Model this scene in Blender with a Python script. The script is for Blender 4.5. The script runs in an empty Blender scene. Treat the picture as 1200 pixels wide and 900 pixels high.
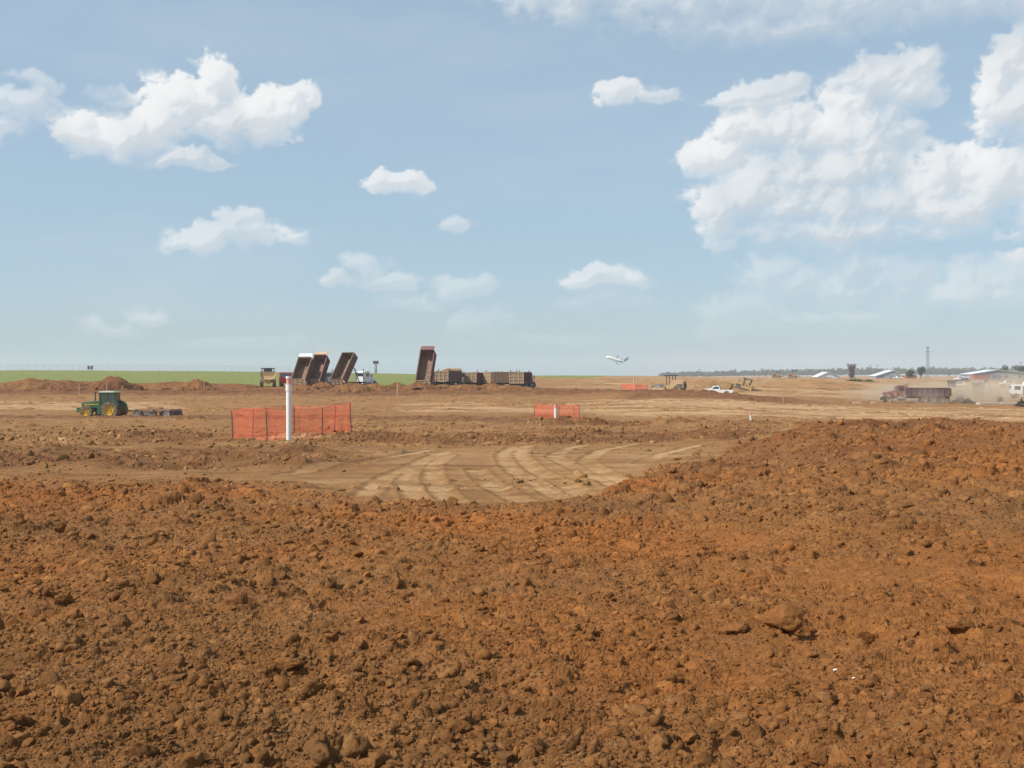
import bpy, math, random
import numpy as np
from mathutils import Vector, Matrix, noise as mnoise
R = math.radians
random.seed(7)
scene = bpy.context.scene
COL = scene.collection

# ------------------------------------------------------------------ camera
F = 1280.0                      # focal length for a 1200 px wide frame
PITCH = math.atan(14.0 / F)     # the horizon lies 14 px above the middle
CAMZ = 1.6
cam = bpy.data.cameras.new('camera')
cam.sensor_width = 36.0
cam.lens = 36.0 * F / 1200.0
cam.clip_start = 0.1
cam.clip_end = 30000
cam_o = bpy.data.objects.new('camera', cam)
COL.objects.link(cam_o)
cam_o.location = (0, 0, CAMZ)
cam_o.rotation_euler = (R(90) - PITCH, 0, 0)
scene.camera = cam_o

# ------------------------------------------------------------------ sun, sky, exposure
SUN_EL, SUN_AZ = 47.0, -112.0   # azimuth clockwise from +Y (camera direction); negative is left
sd = Vector((math.sin(R(SUN_AZ)) * math.cos(R(SUN_EL)), math.cos(R(SUN_AZ)) * math.cos(R(SUN_EL)), math.sin(R(SUN_EL))))
sl = bpy.data.lights.new('sun', 'SUN')
sl.energy = 5.0
sl.angle = R(0.53)
sl.color = (1.0, 0.955, 0.88)
so = bpy.data.objects.new('sun', sl)
COL.objects.link(so)
so.rotation_euler = sd.to_track_quat('Z', 'Y').to_euler()
scene.view_settings.view_transform = 'Standard'
scene.view_settings.look = 'None'
scene.view_settings.gamma = 1
scene.view_settings.use_curve_mapping = False
scene.view_settings.exposure = 0.12
scene.cycles.use_denoising = True
scene.cycles.max_bounces = 6
scene.cycles.diffuse_bounces = 3
scene.cycles.volume_bounces = 1
scene.cycles.volume_step_rate = 2.0
scene.cycles.volume_max_steps = 128

def pix_dir(px, py):
    """world direction that a pixel of the 1200x900 photograph looks along"""
    u, v = (px - 600) / F, (450 - py) / F
    cp, sp = math.cos(PITCH), math.sin(PITCH)
    return Vector((u, cp + v * sp, v * cp - sp))

def at(px, py, D):
    """the point at distance Y = D seen at that pixel"""
    d = pix_dir(px, py)
    return Vector((0, 0, CAMZ)) + d * (D / d.y)

def azel(px, py):
    d = pix_dir(px, py).normalized()
    return math.degrees(math.atan2(d.x, d.y)), math.degrees(math.asin(d.z))

class NT:
    """small helper to wire node trees"""
    def __init__(s, nt):
        s.nt = nt
        s.L = nt.links
    def n(s, t, **kw):
        nd = s.nt.nodes.new(t)
        for k, v in kw.items():
            setattr(nd, k, v)
        return nd
    def put(s, sock, v):
        if isinstance(v, bpy.types.NodeSocket):
            s.L.new(v, sock)
        elif v is not None:
            sock.default_value = v
    def m(s, op, a, b=None, c=None, clamp=False):
        nd = s.n('ShaderNodeMath', operation=op, use_clamp=clamp)
        for i, v in enumerate((a, b, c)):
            if v is not None:
                s.put(nd.inputs[i], v)
        return nd.outputs[0]
    def vm(s, op, a, b=None, c=None, out=0):
        nd = s.n('ShaderNodeVectorMath', operation=op)
        for i, v in enumerate((a, b, c)):
            if v is not None:
                s.put(nd.inputs[i], v)
        return nd.outputs[out]
    def noise(s, vec, scale, detail=4, rough=0.55, out='Fac', dist=0.0):
        nd = s.n('ShaderNodeTexNoise')
        s.put(nd.inputs['Vector'], vec)
        nd.inputs['Scale'].default_value = scale
        nd.inputs['Detail'].default_value = detail
        nd.inputs['Roughness'].default_value = rough
        nd.inputs['Distortion'].default_value = dist
        return nd.outputs[out]
    def mix(s, f, a, b, blend='MIX'):
        nd = s.n('ShaderNodeMix', data_type='RGBA', blend_type=blend)
        s.put(nd.inputs[0], f)
        s.put(nd.inputs[6], a if isinstance(a, bpy.types.NodeSocket) else (*a, 1))
        s.put(nd.inputs[7], b if isinstance(b, bpy.types.NodeSocket) else (*b, 1))
        return nd.outputs[2]
    def ss(s, x, lo, hi, a=0.0, b=1.0, kind='SMOOTHSTEP'):
        nd = s.n('ShaderNodeMapRange', interpolation_type=kind)
        nd.clamp = True if hasattr(nd, 'clamp') else None
        s.put(nd.inputs[0], x)
        for i, v in zip((1, 2, 3, 4), (lo, hi, a, b)):
            s.put(nd.inputs[i], v)
        return nd.outputs[0]

world = bpy.data.worlds.new('World')
scene.world = world
world.use_nodes = True
world.node_tree.nodes.clear()
W = NT(world.node_tree)
sky = W.n('ShaderNodeTexSky', sky_type='NISHITA')
sky.sun_disc = False
sky.sun_elevation = R(SUN_EL)
sky.sun_rotation = R(SUN_AZ)
sky.altitude = 100
sky.air_density = 1.0
sky.dust_density = 1.0
sky.ozone_density = 6.0
SKY_STR = 0.146
bg = W.n('ShaderNodeBackground')
bg.inputs[1].default_value = SKY_STR
W.put(bg.inputs[0], W.mix(.68, sky.outputs[0], (2.72, 3.54, 4.00)))      # humid summer air pales the clear sky evenly
wo = W.n('ShaderNodeOutputWorld')
W.L.new(bg.outputs[0], wo.inputs[0])
world.cycles.sampling_method = 'MANUAL'
world.cycles.sample_map_resolution = 512

# ------------------------------------------------------------------ numpy noise
def _h(ix, iy, seed):
    ix = ix.astype(np.int64); iy = iy.astype(np.int64)
    n = (ix * 374761393 + iy * 668265263 + seed * 144269504) & 0xffffffff
    n = ((n ^ (n >> 13)) * 1274126177) & 0xffffffff
    n = n ^ (n >> 16)
    return (n & 0xffffff).astype(np.float32) / np.float32(0xffffff)
def vnoise(x, y, seed=0):
    ix = np.floor(x); iy = np.floor(y)
    fx = (x - ix).astype(np.float32); fy = (y - iy).astype(np.float32)
    fx = fx * fx * fx * (fx * (fx * 6 - 15) + 10); fy = fy * fy * fy * (fy * (fy * 6 - 15) + 10)
    a = _h(ix, iy, seed); b = _h(ix + 1, iy, seed); c = _h(ix, iy + 1, seed); d = _h(ix + 1, iy + 1, seed)
    return (a + (b - a) * fx) * (1 - fy) + (c + (d - c) * fx) * fy
def fbm(x, y, seed=0, octv=4, rough=.5, lac=2.03):
    s = 0; amp = 1; tot = 0
    for o in range(octv):
        s = s + amp * vnoise(x, y, seed + o * 17); tot += amp
        x, y = x * lac * .8 - y * lac * .6 + 13.1, x * lac * .6 + y * lac * .8 + 7.7
        amp *= rough
    return s / tot - .5
def sstep(a, b, x):
    t = np.clip((x - a) / (b - a), 0, 1)
    return t * t * (3 - 2 * t)
def blur(a, r):
    """gaussian-like blur of a 2d array, r in cells along both axes"""
    k = np.exp(-.5 * (np.arange(-int(3 * r) - 1, int(3 * r) + 2) / max(r, .01)) ** 2); k /= k.sum()
    n = len(k) // 2
    for ax in (0, 1):
        p = [(0, 0), (0, 0)]; p[ax] = (n, n)
        b = np.pad(a, p, mode='edge'); o = np.zeros_like(a)
        for i, w in enumerate(k):
            o += w * (b[i:i + a.shape[0], :] if ax == 0 else b[:, i:i + a.shape[1]])
        a = o
    return a
def grid_mesh(name, X, Y, Z, wrap=False):
    """a sheet through a grid of points"""
    r, c = X.shape
    me = bpy.data.meshes.new(name)
    co = np.stack([X, Y, Z], -1).reshape(-1, 3).astype(np.float32)
    idx = np.arange(r * c, dtype=np.int32).reshape(r, c)
    if wrap:
        nx = np.roll(idx, -1, axis=1)
        q = np.stack([idx[:-1], nx[:-1], nx[1:], idx[1:]], -1).reshape(-1, 4)
    else:
        q = np.stack([idx[:-1, :-1], idx[:-1, 1:], idx[1:, 1:], idx[1:, :-1]], -1).reshape(-1, 4)
    me.vertices.add(len(co)); me.vertices.foreach_set('co', co.ravel())
    me.loops.add(q.size); me.loops.foreach_set('vertex_index', q.ravel())
    me.polygons.add(len(q)); me.polygons.foreach_set('loop_start', np.arange(0, q.size, 4, dtype=np.int32))
    me.update(calc_edges=True)
    return me
def put_attr(me, name, arr):
    at_ = me.attributes.new(name, 'FLOAT', 'POINT')
    at_.data.foreach_set('value', np.ascontiguousarray(arr, dtype=np.float32).ravel())

# ------------------------------------------------------------------ materials
def material(name, base, rough=.8, metal=0.0, vary=.12, scale=3.0, dirt=None, dirt_amt=.0, bump=0.0, spec=.4, alpha=None):
    m = bpy.data.materials.new(name); m.use_nodes = True
    m.node_tree.nodes.clear()
    T = NT(m.node_tree)
    tc = T.n('ShaderNodeTexCoord').outputs['Object']
    n1 = T.noise(tc, scale, 5, .6)
    lo = tuple(max(0, c * (1 - vary)) for c in base); hi = tuple(min(1, c * (1 + vary)) for c in base)
    c = T.mix(T.ss(n1, .3, .7), lo, hi)
    if dirt is not None:
        n2 = T.noise(tc, scale * 1.7, 6, .65)
        c = T.mix(T.ss(n2, .75 - dirt_amt * .7, 1.0 - dirt_amt * .6), c, dirt)
    b = T.n('ShaderNodeBsdfPrincipled')
    T.put(b.inputs['Base Color'], c)
    b.inputs['Roughness'].default_value = rough
    b.inputs['Metallic'].default_value = metal
    b.inputs['Specular IOR Level'].default_value = spec
    if bump:
        bp = T.n('ShaderNodeBump'); bp.inputs['Strength'].default_value = 1; bp.inputs['Distance'].default_value = bump
        T.put(bp.inputs['Height'], T.noise(tc, scale * 6, 6, .6)); T.L.new(bp.outputs[0], b.inputs['Normal'])
    if alpha is not None:
        b.inputs['Alpha'].default_value = alpha
    o = T.n('ShaderNodeOutputMaterial'); T.L.new(b.outputs[0], o.inputs[0])
    return m

# ------------------------------------------------------------------ cumulus clouds on a far dome, outside the haze
# cumulus: (px, py, half width, half height, opacity) of each puff in the photograph, turned into sky angles
PUFFS = [
    (252, 92, 30, 36, 1), (232, 128, 62, 36, 1), (180, 152, 62, 28, 1), (97, 158, 34, 26, .95), (150, 160, 60, 22, .95),
    (296, 132, 60, 32, 1), (345, 126, 36, 28, .9), (262, 150, 82, 24, .9), (232, 186, 40, 10, .8), (210, 114, 30, 22, .7),
    (30, 122, 56, 18, .55), (45, 92, 34, 9, .4), (140, 108, 34, 9, .18), (-50, 140, 60, 22, .6),
    (457, 213, 42, 13, .8), (440, 208, 20, 13, .8),
    (270, 276, 76, 17, .62), (283, 260, 30, 17, .6), (232, 288, 40, 10, .5),
    (532, 259, 18, 9, .45), (428, 308, 32, 16, .42), (394, 328, 22, 12, .42), (452, 330, 34, 12, .38), (478, 356, 40, 12, .25),
    (540, 337, 42, 14, .38), (572, 376, 44, 16, .2), (170, 370, 26, 12, .36), (125, 387, 40, 9, .25), (560, 333, 22, 12, .35),
    (706, 323, 48, 13, .6), (690, 318, 24, 13, .55), (720, 330, 50, 10, .4), (300, 400, 90, 8, .12), (620, 400, 120, 10, .10),
    (718, 101, 32, 14, .75), (768, 111, 26, 8, .5), (712, 352, 60, 12, .15),
    (895, 108, 48, 20, .75), (862, 114, 38, 13, .6), (1040, 88, 52, 34, .9), (1008, 76, 22, 20, .95), (1075, 110, 34, 26, .6),
    (985, 122, 36, 30, .8), (838, 190, 52, 28, 1), (885, 160, 50, 36, 1), (925, 150, 55, 34, 1), (985, 155, 66, 44, 1), (960, 202, 112, 46, .95),
    (1020, 175, 66, 50, .95), (880, 225, 75, 40, .9), (850, 255, 42, 36, .75), (960, 235, 110, 45, .85), (1050, 240, 110, 32, .8),
    (1125, 205, 52, 38, 1), (1165, 218, 56, 44, 1), (1215, 220, 60, 60, 1), (1110, 245, 110, 26, .9), (1000, 272, 150, 22, .4),
    (1196, 72, 38, 42, 1), (1175, 100, 30, 36, .95), (1210, 110, 60, 60, 1), (1240, 60, 60, 60, 1),
    (700, -26, 140, 42, .65), (850, -16, 190, 46, .55), (1000, -6, 190, 46, .52), (1110, -16, 130, 40, .5), (640, -16, 60, 24, .8), (950, 26, 170, 20, .25),
    (900, 328, 40, 26, .42), (940, 338, 60, 22, .38), (1000, 310, 30, 30, .52), (985, 340, 70, 24, .4), (1062, 330, 48, 32, .38),
    (1150, 328, 66, 28, .5), (1195, 318, 34, 34, .5), (1140, 350, 110, 20, .3), (865, 368, 56, 24, .25), (960, 372, 100, 14, .2),
    (1350, 180, 140, 70, .9), (1330, 330, 140, 30, .4), (-190, 200, 110, 36, .7), (-160, 330, 90, 16, .4), (1500, 60, 160, 60, .9),
]

def make_clouds():
    RAD = 14000.0
    px_deg = math.degrees(1 / F)
    azs = np.concatenate([np.arange(-75, -31, .5), np.arange(-31, 31, px_deg * 1.15), np.arange(31, 75.1, .5)])
    els = np.concatenate([np.arange(-.4, 21.5, px_deg * 1.15), np.arange(21.5, 34, .5)])
    A, E = np.meshgrid(azs, els)
    U = (A / px_deg).astype(np.float32); V = (E / px_deg).astype(np.float32)      # in units of about a pixel
    wx = 30 * fbm(U / 55, V / 55, 3, 3) + 15 * fbm(U / 17, V / 17, 9, 4, .6)
    wy = 24 * fbm(U / 55, V / 55, 23, 3) + 13 * fbm(U / 17, V / 17, 29, 4, .6)
    Uw, Vw = U + wx, V + wy
    Fm = np.full(U.shape, -3.0, np.float32); Hm = np.zeros(U.shape, np.float32); O = np.zeros(U.shape, np.float32)
    for (x, y, rx, ry, op) in PUFFS:
        a, e = azel(x, y); a /= px_deg; e /= px_deg
        d = np.sqrt(((Uw - a) / (rx * 1.0)) ** 2 + ((Vw - e) / (ry * 1.0)) ** 2)
        v = 1 - d
        k = .16
        h = np.clip(.5 + .5 * (v - Fm) / k, 0, 1)
        Fm = v * h + Fm * (1 - h) + k * h * (1 - h)
        O = np.maximum(O, op * np.clip(1 + 2.2 * v, 0, 1))
    bil = lambda s, sd: 1 - np.abs(2 * (vnoise(Uw / s, Vw / s, sd)) - 1)
    b = .5 * bil(46, 41) + .28 * bil(21, 42) + .16 * bil(10, 43) + .09 * bil(5, 44) - .52
    def lump(s, sd):
        x_, y_ = Uw / s, Vw / s; ix, iy = np.floor(x_), np.floor(y_); best = np.full(x_.shape, 9.0, np.float32)
        for dx in (-1, 0, 1):
            for dy in (-1, 0, 1):
                a1, a2 = _h(ix + dx, iy + dy, sd), _h(ix + dx, iy + dy, sd + 1)
                best = np.minimum(best, ((x_ - ix - dx - a1) ** 2 + (y_ - iy - dy - a2) ** 2).astype(np.float32))
        return np.clip(1 - best * 1.15, 0, 1)
    lumps = .5 * lump(40, 71) + .3 * lump(19, 73) + .2 * lump(9, 75)
    wisp = fbm(U / 34, V / 20, 61, 6, .6)
    fld = Fm + .20 * b + .62 * (lumps - .62) + .95 * wisp - .07
    low_ = blur(np.roll(np.clip(fld, 0, 1), -14, axis=0), 4)                 # much cloud above this point: near the base
    edge = .20 + .40 * sstep(.75, .2, O) + .5 * sstep(.15, .7, low_)                       # thin clouds have softer rims
    cov = sstep(-edge * .35, edge, fld)
    thk_ = sstep(.1, .6, fld)
    H = np.sqrt(np.clip(fld + .05, 0, None)) * 38 + (13 * lump(40, 71) + 7.5 * lump(19, 73) + 4 * lump(9, 75)) * cov
    H = blur((H + 2.5 * (bil(6, 52) - .5) * cov).astype(np.float32), .8)
    def slope(a):
        gy, gx = np.gradient(a); return gx, gy
    gx, gy = slope(H); g2x, g2y = slope(blur(H, 4)); 
    gx = .34 * gx + 1.1 * g2x; gy = .34 * gy + 1.1 * g2y
    nz = 1 / np.sqrt(1 + gx * gx + gy * gy)
    nx, ny = -gx * nz, -gy * nz
    # light comes from the left, above and a little behind the viewer
    lam = nx * (-.62) + ny * .62 + nz * .48
    lam = sstep(-.35, 1.0, lam)
    thick = blur(cov * np.clip(fld, 0, 1), 3)
    above = np.zeros_like(thick)
    for k_ in range(1, 14):
        above += np.roll(thick, (-k_ * 5, k_ * 2), axis=(0, 1)) * .16
    occl = np.exp(-above * 1.5)
    light = np.clip(.16 + .40 * lam + .52 * occl, 0, 1)
    light = light * cov + (1 - cov) * .8
    cov = cov * .95 * np.clip(O + .12 * (b + wisp) * (O < .8), 0, 1)
    cov *= sstep(.15, 3.0, E) * .25 + .75 * sstep(.0, 1.2, E)
    # faint veil of thin high cloud
    cov *= 1 - .55 * sstep(.55, 1.35, above) * sstep(.9, .25, fld)
    veil = sstep(.0, .35, fbm(U / 420, V / 120, 77, 6, .58) + .02) * .10
    cov = 1 - (1 - cov) * (1 - veil)
    a_, e_ = np.radians(A), np.radians(E)
    me = grid_mesh('clouds', RAD * np.sin(a_) * np.cos(e_), RAD * np.cos(a_) * np.cos(e_), RAD * np.sin(e_))
    put_attr(me, 'cover', cov); put_attr(me, 'brightness', light)
    m = bpy.data.materials.new('cloud'); m.use_nodes = True; m.node_tree.nodes.clear()
    T = NT(m.node_tree)
    c = T.n('ShaderNodeAttribute'); c.attribute_name = 'cover'
    l = T.n('ShaderNodeAttribute'); l.attribute_name = 'brightness'
    col = T.mix(l.outputs['Fac'], CLOUD_DARK, CLOUD_LIT)
    em = T.n('ShaderNodeEmission'); T.put(em.inputs[0], col); em.inputs[1].default_value = 1.0
    tr = T.n('ShaderNodeBsdfTransparent')
    mx = T.n('ShaderNodeMixShader'); T.L.new(c.outputs['Fac'], mx.inputs[0]); T.L.new(tr.outputs[0], mx.inputs[1]); T.L.new(em.outputs[0], mx.inputs[2])
    o = T.n('ShaderNodeOutputMaterial'); T.L.new(mx.outputs[0], o.inputs[0])
    m.cycles.emission_sampling = 'NONE'
    me.materials.append(m)
    ob = bpy.data.objects.new('sky', me); COL.objects.link(ob); ob['kind'] = 'structure'
    return ob
CLOUD_DARK = (.46, .535, .60)
CLOUD_LIT = (.85, .86, .855)
make_clouds()

# ------------------------------------------------------------------ haze
def make_haze(z0, z1):
    me = bpy.data.meshes.new('haze')
    X0, X1, Y0, Y1 = -1900, 1900, -200, 2900
    v = [(x, y, z) for z in (z0, z1) for (x, y) in ((X0, Y0), (X1, Y0), (X1, Y1), (X0, Y1))]
    me.from_pydata(v, [], [(3, 2, 1, 0), (4, 5, 6, 7), (0, 1, 5, 4), (1, 2, 6, 5), (2, 3, 7, 6), (3, 0, 4, 7)])
    m = bpy.data.materials.new('haze_air'); m.use_nodes = True; m.node_tree.nodes.clear()
    T = NT(m.node_tree)
    vol = T.n('ShaderNodeVolumePrincipled')
    vol.inputs['Color'].default_value = (.86, .92, 1.0, 1); vol.inputs['Density'].default_value = HAZE_DENSITY
    vol.inputs['Anisotropy'].default_value = 0.0
    o = T.n('ShaderNodeOutputMaterial'); T.L.new(vol.outputs[0], o.inputs['Volume'])
    m.cycles.homogeneous_volume = True
    me.materials.append(m)
    ob = bpy.data.objects.new('haze', me); COL.objects.link(ob); ob['kind'] = 'stuff'
    ob['label'] = 'pale blue summer haze over the whole building site'; return ob
HAZE_DENSITY = .00023

# ------------------------------------------------------------------ the ground
# rows: distance; columns: picture column; values: ground height, read off the photograph
CX = np.array([-400, 0, 120, 250, 340, 430, 550, 650, 780, 860, 900, 960, 1000, 1100, 1250, 1600], float)
def zs(D, py):          # height of ground seen at row py at distance D
    return CAMZ - (py - 436) * D / F
ROWS = [
 (0.3,  [0] * 16),
 (4,    [0] * 16),
 (8,    [-.12] * 10 + [-.08, -.06, -.05, -.04, -.04, -.04]),
 (15,   [-.5, -.5, -.5, -.5, -.5, -.5, -.48, -.46, -.40, -.30, -.24, -.18, -.15, -.12, -.12, -.12]),
 (22,   [-.85, -.85, -.85, -.88, -.9, -.92, -.92, -.90, -.78, -.62, -.50, -.34, -.26, -.2, -.2, -.2]),
 (28,   [-.95, -.95, -.97, -1.0, -1.0, -1.0, -1.0, -1.0, -.95, -.78, -.60, -.40, -.30, -.26, -.26, -.26]),
 (40,   [-1.0, -1.0, -1.0, -1.0, -1.0, -1.0, -1.0, -1.0, -1.0, -.86, -.72, -.48, -.38, -.34, -.32, -.3]),
 (48,   [-1.1, -1.1, -1.1, -1.1, -1.1, -1.1, -1.05, -1.0, -1.0, -.95, -.88, -.75, -.72, -.68, -.66, -.6]),
 (57,   [-1.4, -1.4, -1.4, -1.35, -1.3, -1.2, -1.1, -1.0, -.98, -.98, -1.0, -1.3, -1.5, -1.5, -1.5, -1.5]),
 (75,   [-1.9, -1.9, -1.9, -1.9, -1.95, -2.0, -2.2, -2.6, -2.7, -2.8, -2.9, -3.0, -3.1, -3.1, -3.1, -3.0]),
 (95,   [-2.5, -2.5, -2.5, -2.55, -2.6, -2.7, -2.8, -3.0, -3.0, -3.0, -3.0, -3.2, -3.3, -3.3, -3.3, -3.3]),
 (112,  [-2.9, -2.95, -2.98, -2.98, -3.0, -3.0, -3.0, -3.0, -2.9, -2.9, -2.95, -3.2, -3.35, -3.4, -3.4, -3.4]),
 (135,  [-2.6, -2.6, -2.7, -2.75, -2.7, -2.8, -2.8, -2.9, -2.5, -2.6, -2.85, -3.2, -3.4, -3.45, -3.5, -3.5]),
 (150,  [-2.2, -2.2, -2.25, -2.3, -2.3, -2.5, -2.5, -2.6, -2.0, -2.2, -2.7, -3.1, -3.4, -3.4, -3.5, -3.5]),
 (160,  [-1.9, -1.9, -1.9, -1.95, -1.9, -2.1, -2.0, -2.1, -1.35, -1.65, -2.3, -2.9, -3.3, -3.4, -3.45, -3.4]),
 (168,  [-1.6, -1.6, -1.6, -1.6, -1.3, -1.4, -1.2, -1.3, -1.25, -1.7, -2.2, -2.9, -3.25, -3.4, -3.4, -3.4]),
 (178,  [-1.4, -1.4, -1.4, -1.4, -.95, -.95, -.95, -1.2, -1.6, -2.1, -2.5, -3.0, -3.2, -3.35, -3.35, -3.3]),
 (190,  [-1.3, -1.3, -1.3, -1.2, -.9, -.9, -.95, -1.25, -2.0, -3.0, -2.6, -2.9, -3.1, -3.3, -3.3, -3.2]),
 (215,  [-.9, -.9, -.8, -.8, -.8, -.8, -1.0, -1.3, -2.1, -3.0, -2.6, -2.7, -2.9, -3.1, -3.2, -3.1]),
 (250,  [-.2, -.2, -.1, -.2, -.4, -.4, -.9, -.9, -1.3, -1.5, -1.9, -2.2, -2.4, -2.8, -2.9, -2.9]),
 (300,  [.9, .9, .9, .6, .3, .3, -.3, -.2, -.5, -.8, -1.0, -1.2, -1.5, -2.4, -2.6, -2.6]),
 (360,  [1.8, 1.8, 1.75, 1.5, 1.1, 1.0, .25, .2, 0., -.4, -.7, -.8, -1.0, -2.1, -2.5, -2.5]),
 (400,  [2.2, 2.2, 2.1, 1.9, 1.45, 1.25, .5, .25, .05, -.4, -.7, -.7, -.9, -2.0, -2.4, -2.4]),
 (450,  [2.2, 2.2, 2.1, 1.8, 1.3, 1.1, .3, 0, -.2, -.6, -.8, -.9, -1.1, -2.0, -2.4, -2.4]),
 (600,  [0, 0, 0, 0, -.5, -.6, -1, -1.5, -2, -2, -2, -1.9, -1.8, -2.2, -2.6, -2.6]),
 (900,  [-4, -4, -4, -4, -4, -4, -4, -4, -4, -4, -3.6, -3.4, -3.3, -3.2, -3.2, -3.2]),
 (2000, [-9] * 8 + [-8, -7, -6, -6, -6, -6, -6, -6]),
 (9000, [-28] * 16),
]
_D = np.log(np.array([r[0] for r in ROWS])); _Z = np.array([r[1] for r in ROWS], float)
_LU = np.linspace(_D[0], _D[-1], 900); _LX = np.linspace(CX[0], CX[-1], 260)
_t = np.stack([np.interp(_LX, CX, row) for row in _Z])
_T = np.stack([np.interp(_LU, _D, _t[:, j]) for j in range(_t.shape[1])], 1)
_T = blur(_T, 2.2)
def polar(x, y):
    """distance along the view axis and picture column of a ground point (behind the camera: the sides' values)"""
    r = np.hypot(x, y)
    a = np.arctan2(x, y)
    a = np.clip(a, -1.05, 1.05)
    return np.maximum(r * np.maximum(np.cos(a), .5), .3), 600 + F * np.tan(np.clip(a, -.9, .9))
def base_z(x, y):
    D, px = polar(x, y)
    i = np.clip((np.log(D) - _LU[0]) / (_LU[1] - _LU[0]), 0, len(_LU) - 1.001)
    j = np.clip((px - _LX[0]) / (_LX[1] - _LX[0]), 0, len(_LX) - 1.001)
    a, b = i.astype(int), j.astype(int); fa, fb = i - a, j - b
    return ((_T[a, b] * (1 - fb) + _T[a, b + 1] * fb) * (1 - fa) + (_T[a + 1, b] * (1 - fb) + _T[a + 1, b + 1] * fb) * fa)

# edge of the freshly dumped red fill in front
BPX = np.array([-400, 0, 120, 250, 340, 430, 520, 600, 700, 760, 850, 900, 940, 1000, 1100, 1250, 1600], float)
BD  = np.array([25, 25.5, 25.5, 24.5, 23.0, 20.8, 19.6, 19.6, 21.0, 26.5, 33, 39, 47, 56, 57, 57, 57], float)
def fill_mask(x, y, D, px):
    b = np.interp(px, BPX, BD)
    n = (fbm(x / 3.2, y / 3.2, 5, 5, .62) * 8.5 + fbm(x / .8, y / .8, 6, 3) * 2.2) * np.clip(b / 30, .6, 1.3)
    w_ = 1.3 + 3.2 * sstep(440, 330, px)
    return sstep(w_, -w_, D - b + n)
# wheel tracks: picture points of each strip on the flat beyond the fill
TRK_PX = [
 [(424, 588), (434, 576), (452, 559), (484, 545)],
 [(500, 612), (487, 589), (472, 562), (492, 541), (520, 530)], [(538, 612), (525, 591), (506, 564), (505, 545), (524, 533)],
 [(626, 612), (600, 589), (568, 566), (556, 550)],
 [(690, 612), (645, 581), (600, 551), (588, 533), (602, 524)], [(712, 608), (668, 577), (624, 550), (606, 532), (616, 523)],
 [(768, 606), (726, 578), (674, 549), (646, 535), (668, 525), (700, 518)], [(760, 588), (716, 562), (684, 541), (704, 528), (745, 520)],
 [(750, 545), (776, 533), (820, 524)], [(330, 557), (385, 547), (440, 539), (500, 528)],
]
def to_flat(px, py, z=-1.0):
    d = pix_dir(px, py); t = (z - CAMZ) / d.z
    return d.x * t, d.y * t
TRK = []
for ln in TRK_PX:
    pts = np.array([to_flat(*p) for p in ln])
    s = np.linspace(0, len(pts) - 1, 44); k = np.arange(len(pts))
    q = np.stack([np.interp(s, k, pts[:, 0]), np.interp(s, k, pts[:, 1])], 1)
    for _ in range(3):
        q[1:-1] = (q[:-2] + q[1:-1] * 2 + q[2:]) / 4
    TRK.append(q)
def track_field(x, y):
    """distance to the nearest strip's middle line, and the way along it"""
    best = np.full(x.shape, 9.0, np.float32); along = np.zeros(x.shape, np.float32)
    sel = (y > 18) & (y < 45) & (x > -14) & (x < 9)
    if not sel.any():
        return best, along
    xs, ys = x[sel], y[sel]; b = np.full(xs.shape, 9.0); al = np.zeros(xs.shape)
    for q in TRK:
        acc = 0
        for (p0, p1) in zip(q[:-1], q[1:]):
            e = p1 - p0; L = np.hypot(*e) + 1e-6
            t = np.clip(((xs - p0[0]) * e[0] + (ys - p0[1]) * e[1]) / L ** 2, 0, 1)
            d = np.hypot(xs - p0[0] - t * e[0], ys - p0[1] - t * e[1])
            m_ = d < b
            b = np.where(m_, d, b); al = np.where(m_, acc + t * L, al); acc += L
    best[sel] = b; along[sel] = al
    return best, along

def clod_layer(x, y, cell, prob, seed, flat=.42):
    """blocky lumps with clipped, tilted tops; returns height and a random shade per lump"""
    ix, iy = np.floor(x / cell), np.floor(y / cell)
    H = np.zeros(x.shape, np.float32); S = np.zeros(x.shape, np.float32)
    for dx in (-1, 0, 1):
        for dy in (-1, 0, 1):
            jx, jy = ix + dx, iy + dy
            r0 = _h(jx, jy, seed)
            ex = r0 < prob
            r1, r2, r3, r4, r5 = (_h(jx, jy, seed + k) for k in (1, 2, 3, 4, 5))
            rad = cell * (.20 + .42 * r3 ** 1.8)
            ux = x - (jx + .15 + .7 * r1) * cell; uy = y - (jy + .15 + .7 * r2) * cell
            th = r4 * 6.283; c, s = np.cos(th), np.sin(th)
            a = (ux * c + uy * s) / (rad * (1 + .5 * r5)); b = (-ux * s + uy * c) / rad
            an = np.maximum(np.abs(a) * .93 + np.abs(b) * .42, np.abs(b) * .98 + np.abs(a) * .25)     # faceted outline
            d = .55 * np.sqrt(a * a + b * b) + .5 * an
            dome = np.sqrt(np.clip(1 - d ** 3.2, 0, 1))
            top = (.45 + .45 * r5) + (r1 - .5) * .8 * a + (r2 - .5) * .8 * b
            h = np.where(ex, np.minimum(dome * .95, np.clip(top, .12, 2)) * (d < 1) * rad * flat * 1.25, 0)
            m_ = h > H
            H = np.where(m_, h, H); S = np.where(m_, r4 - .5, S)
    return H.astype(np.float32), S.astype(np.float32)

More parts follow.
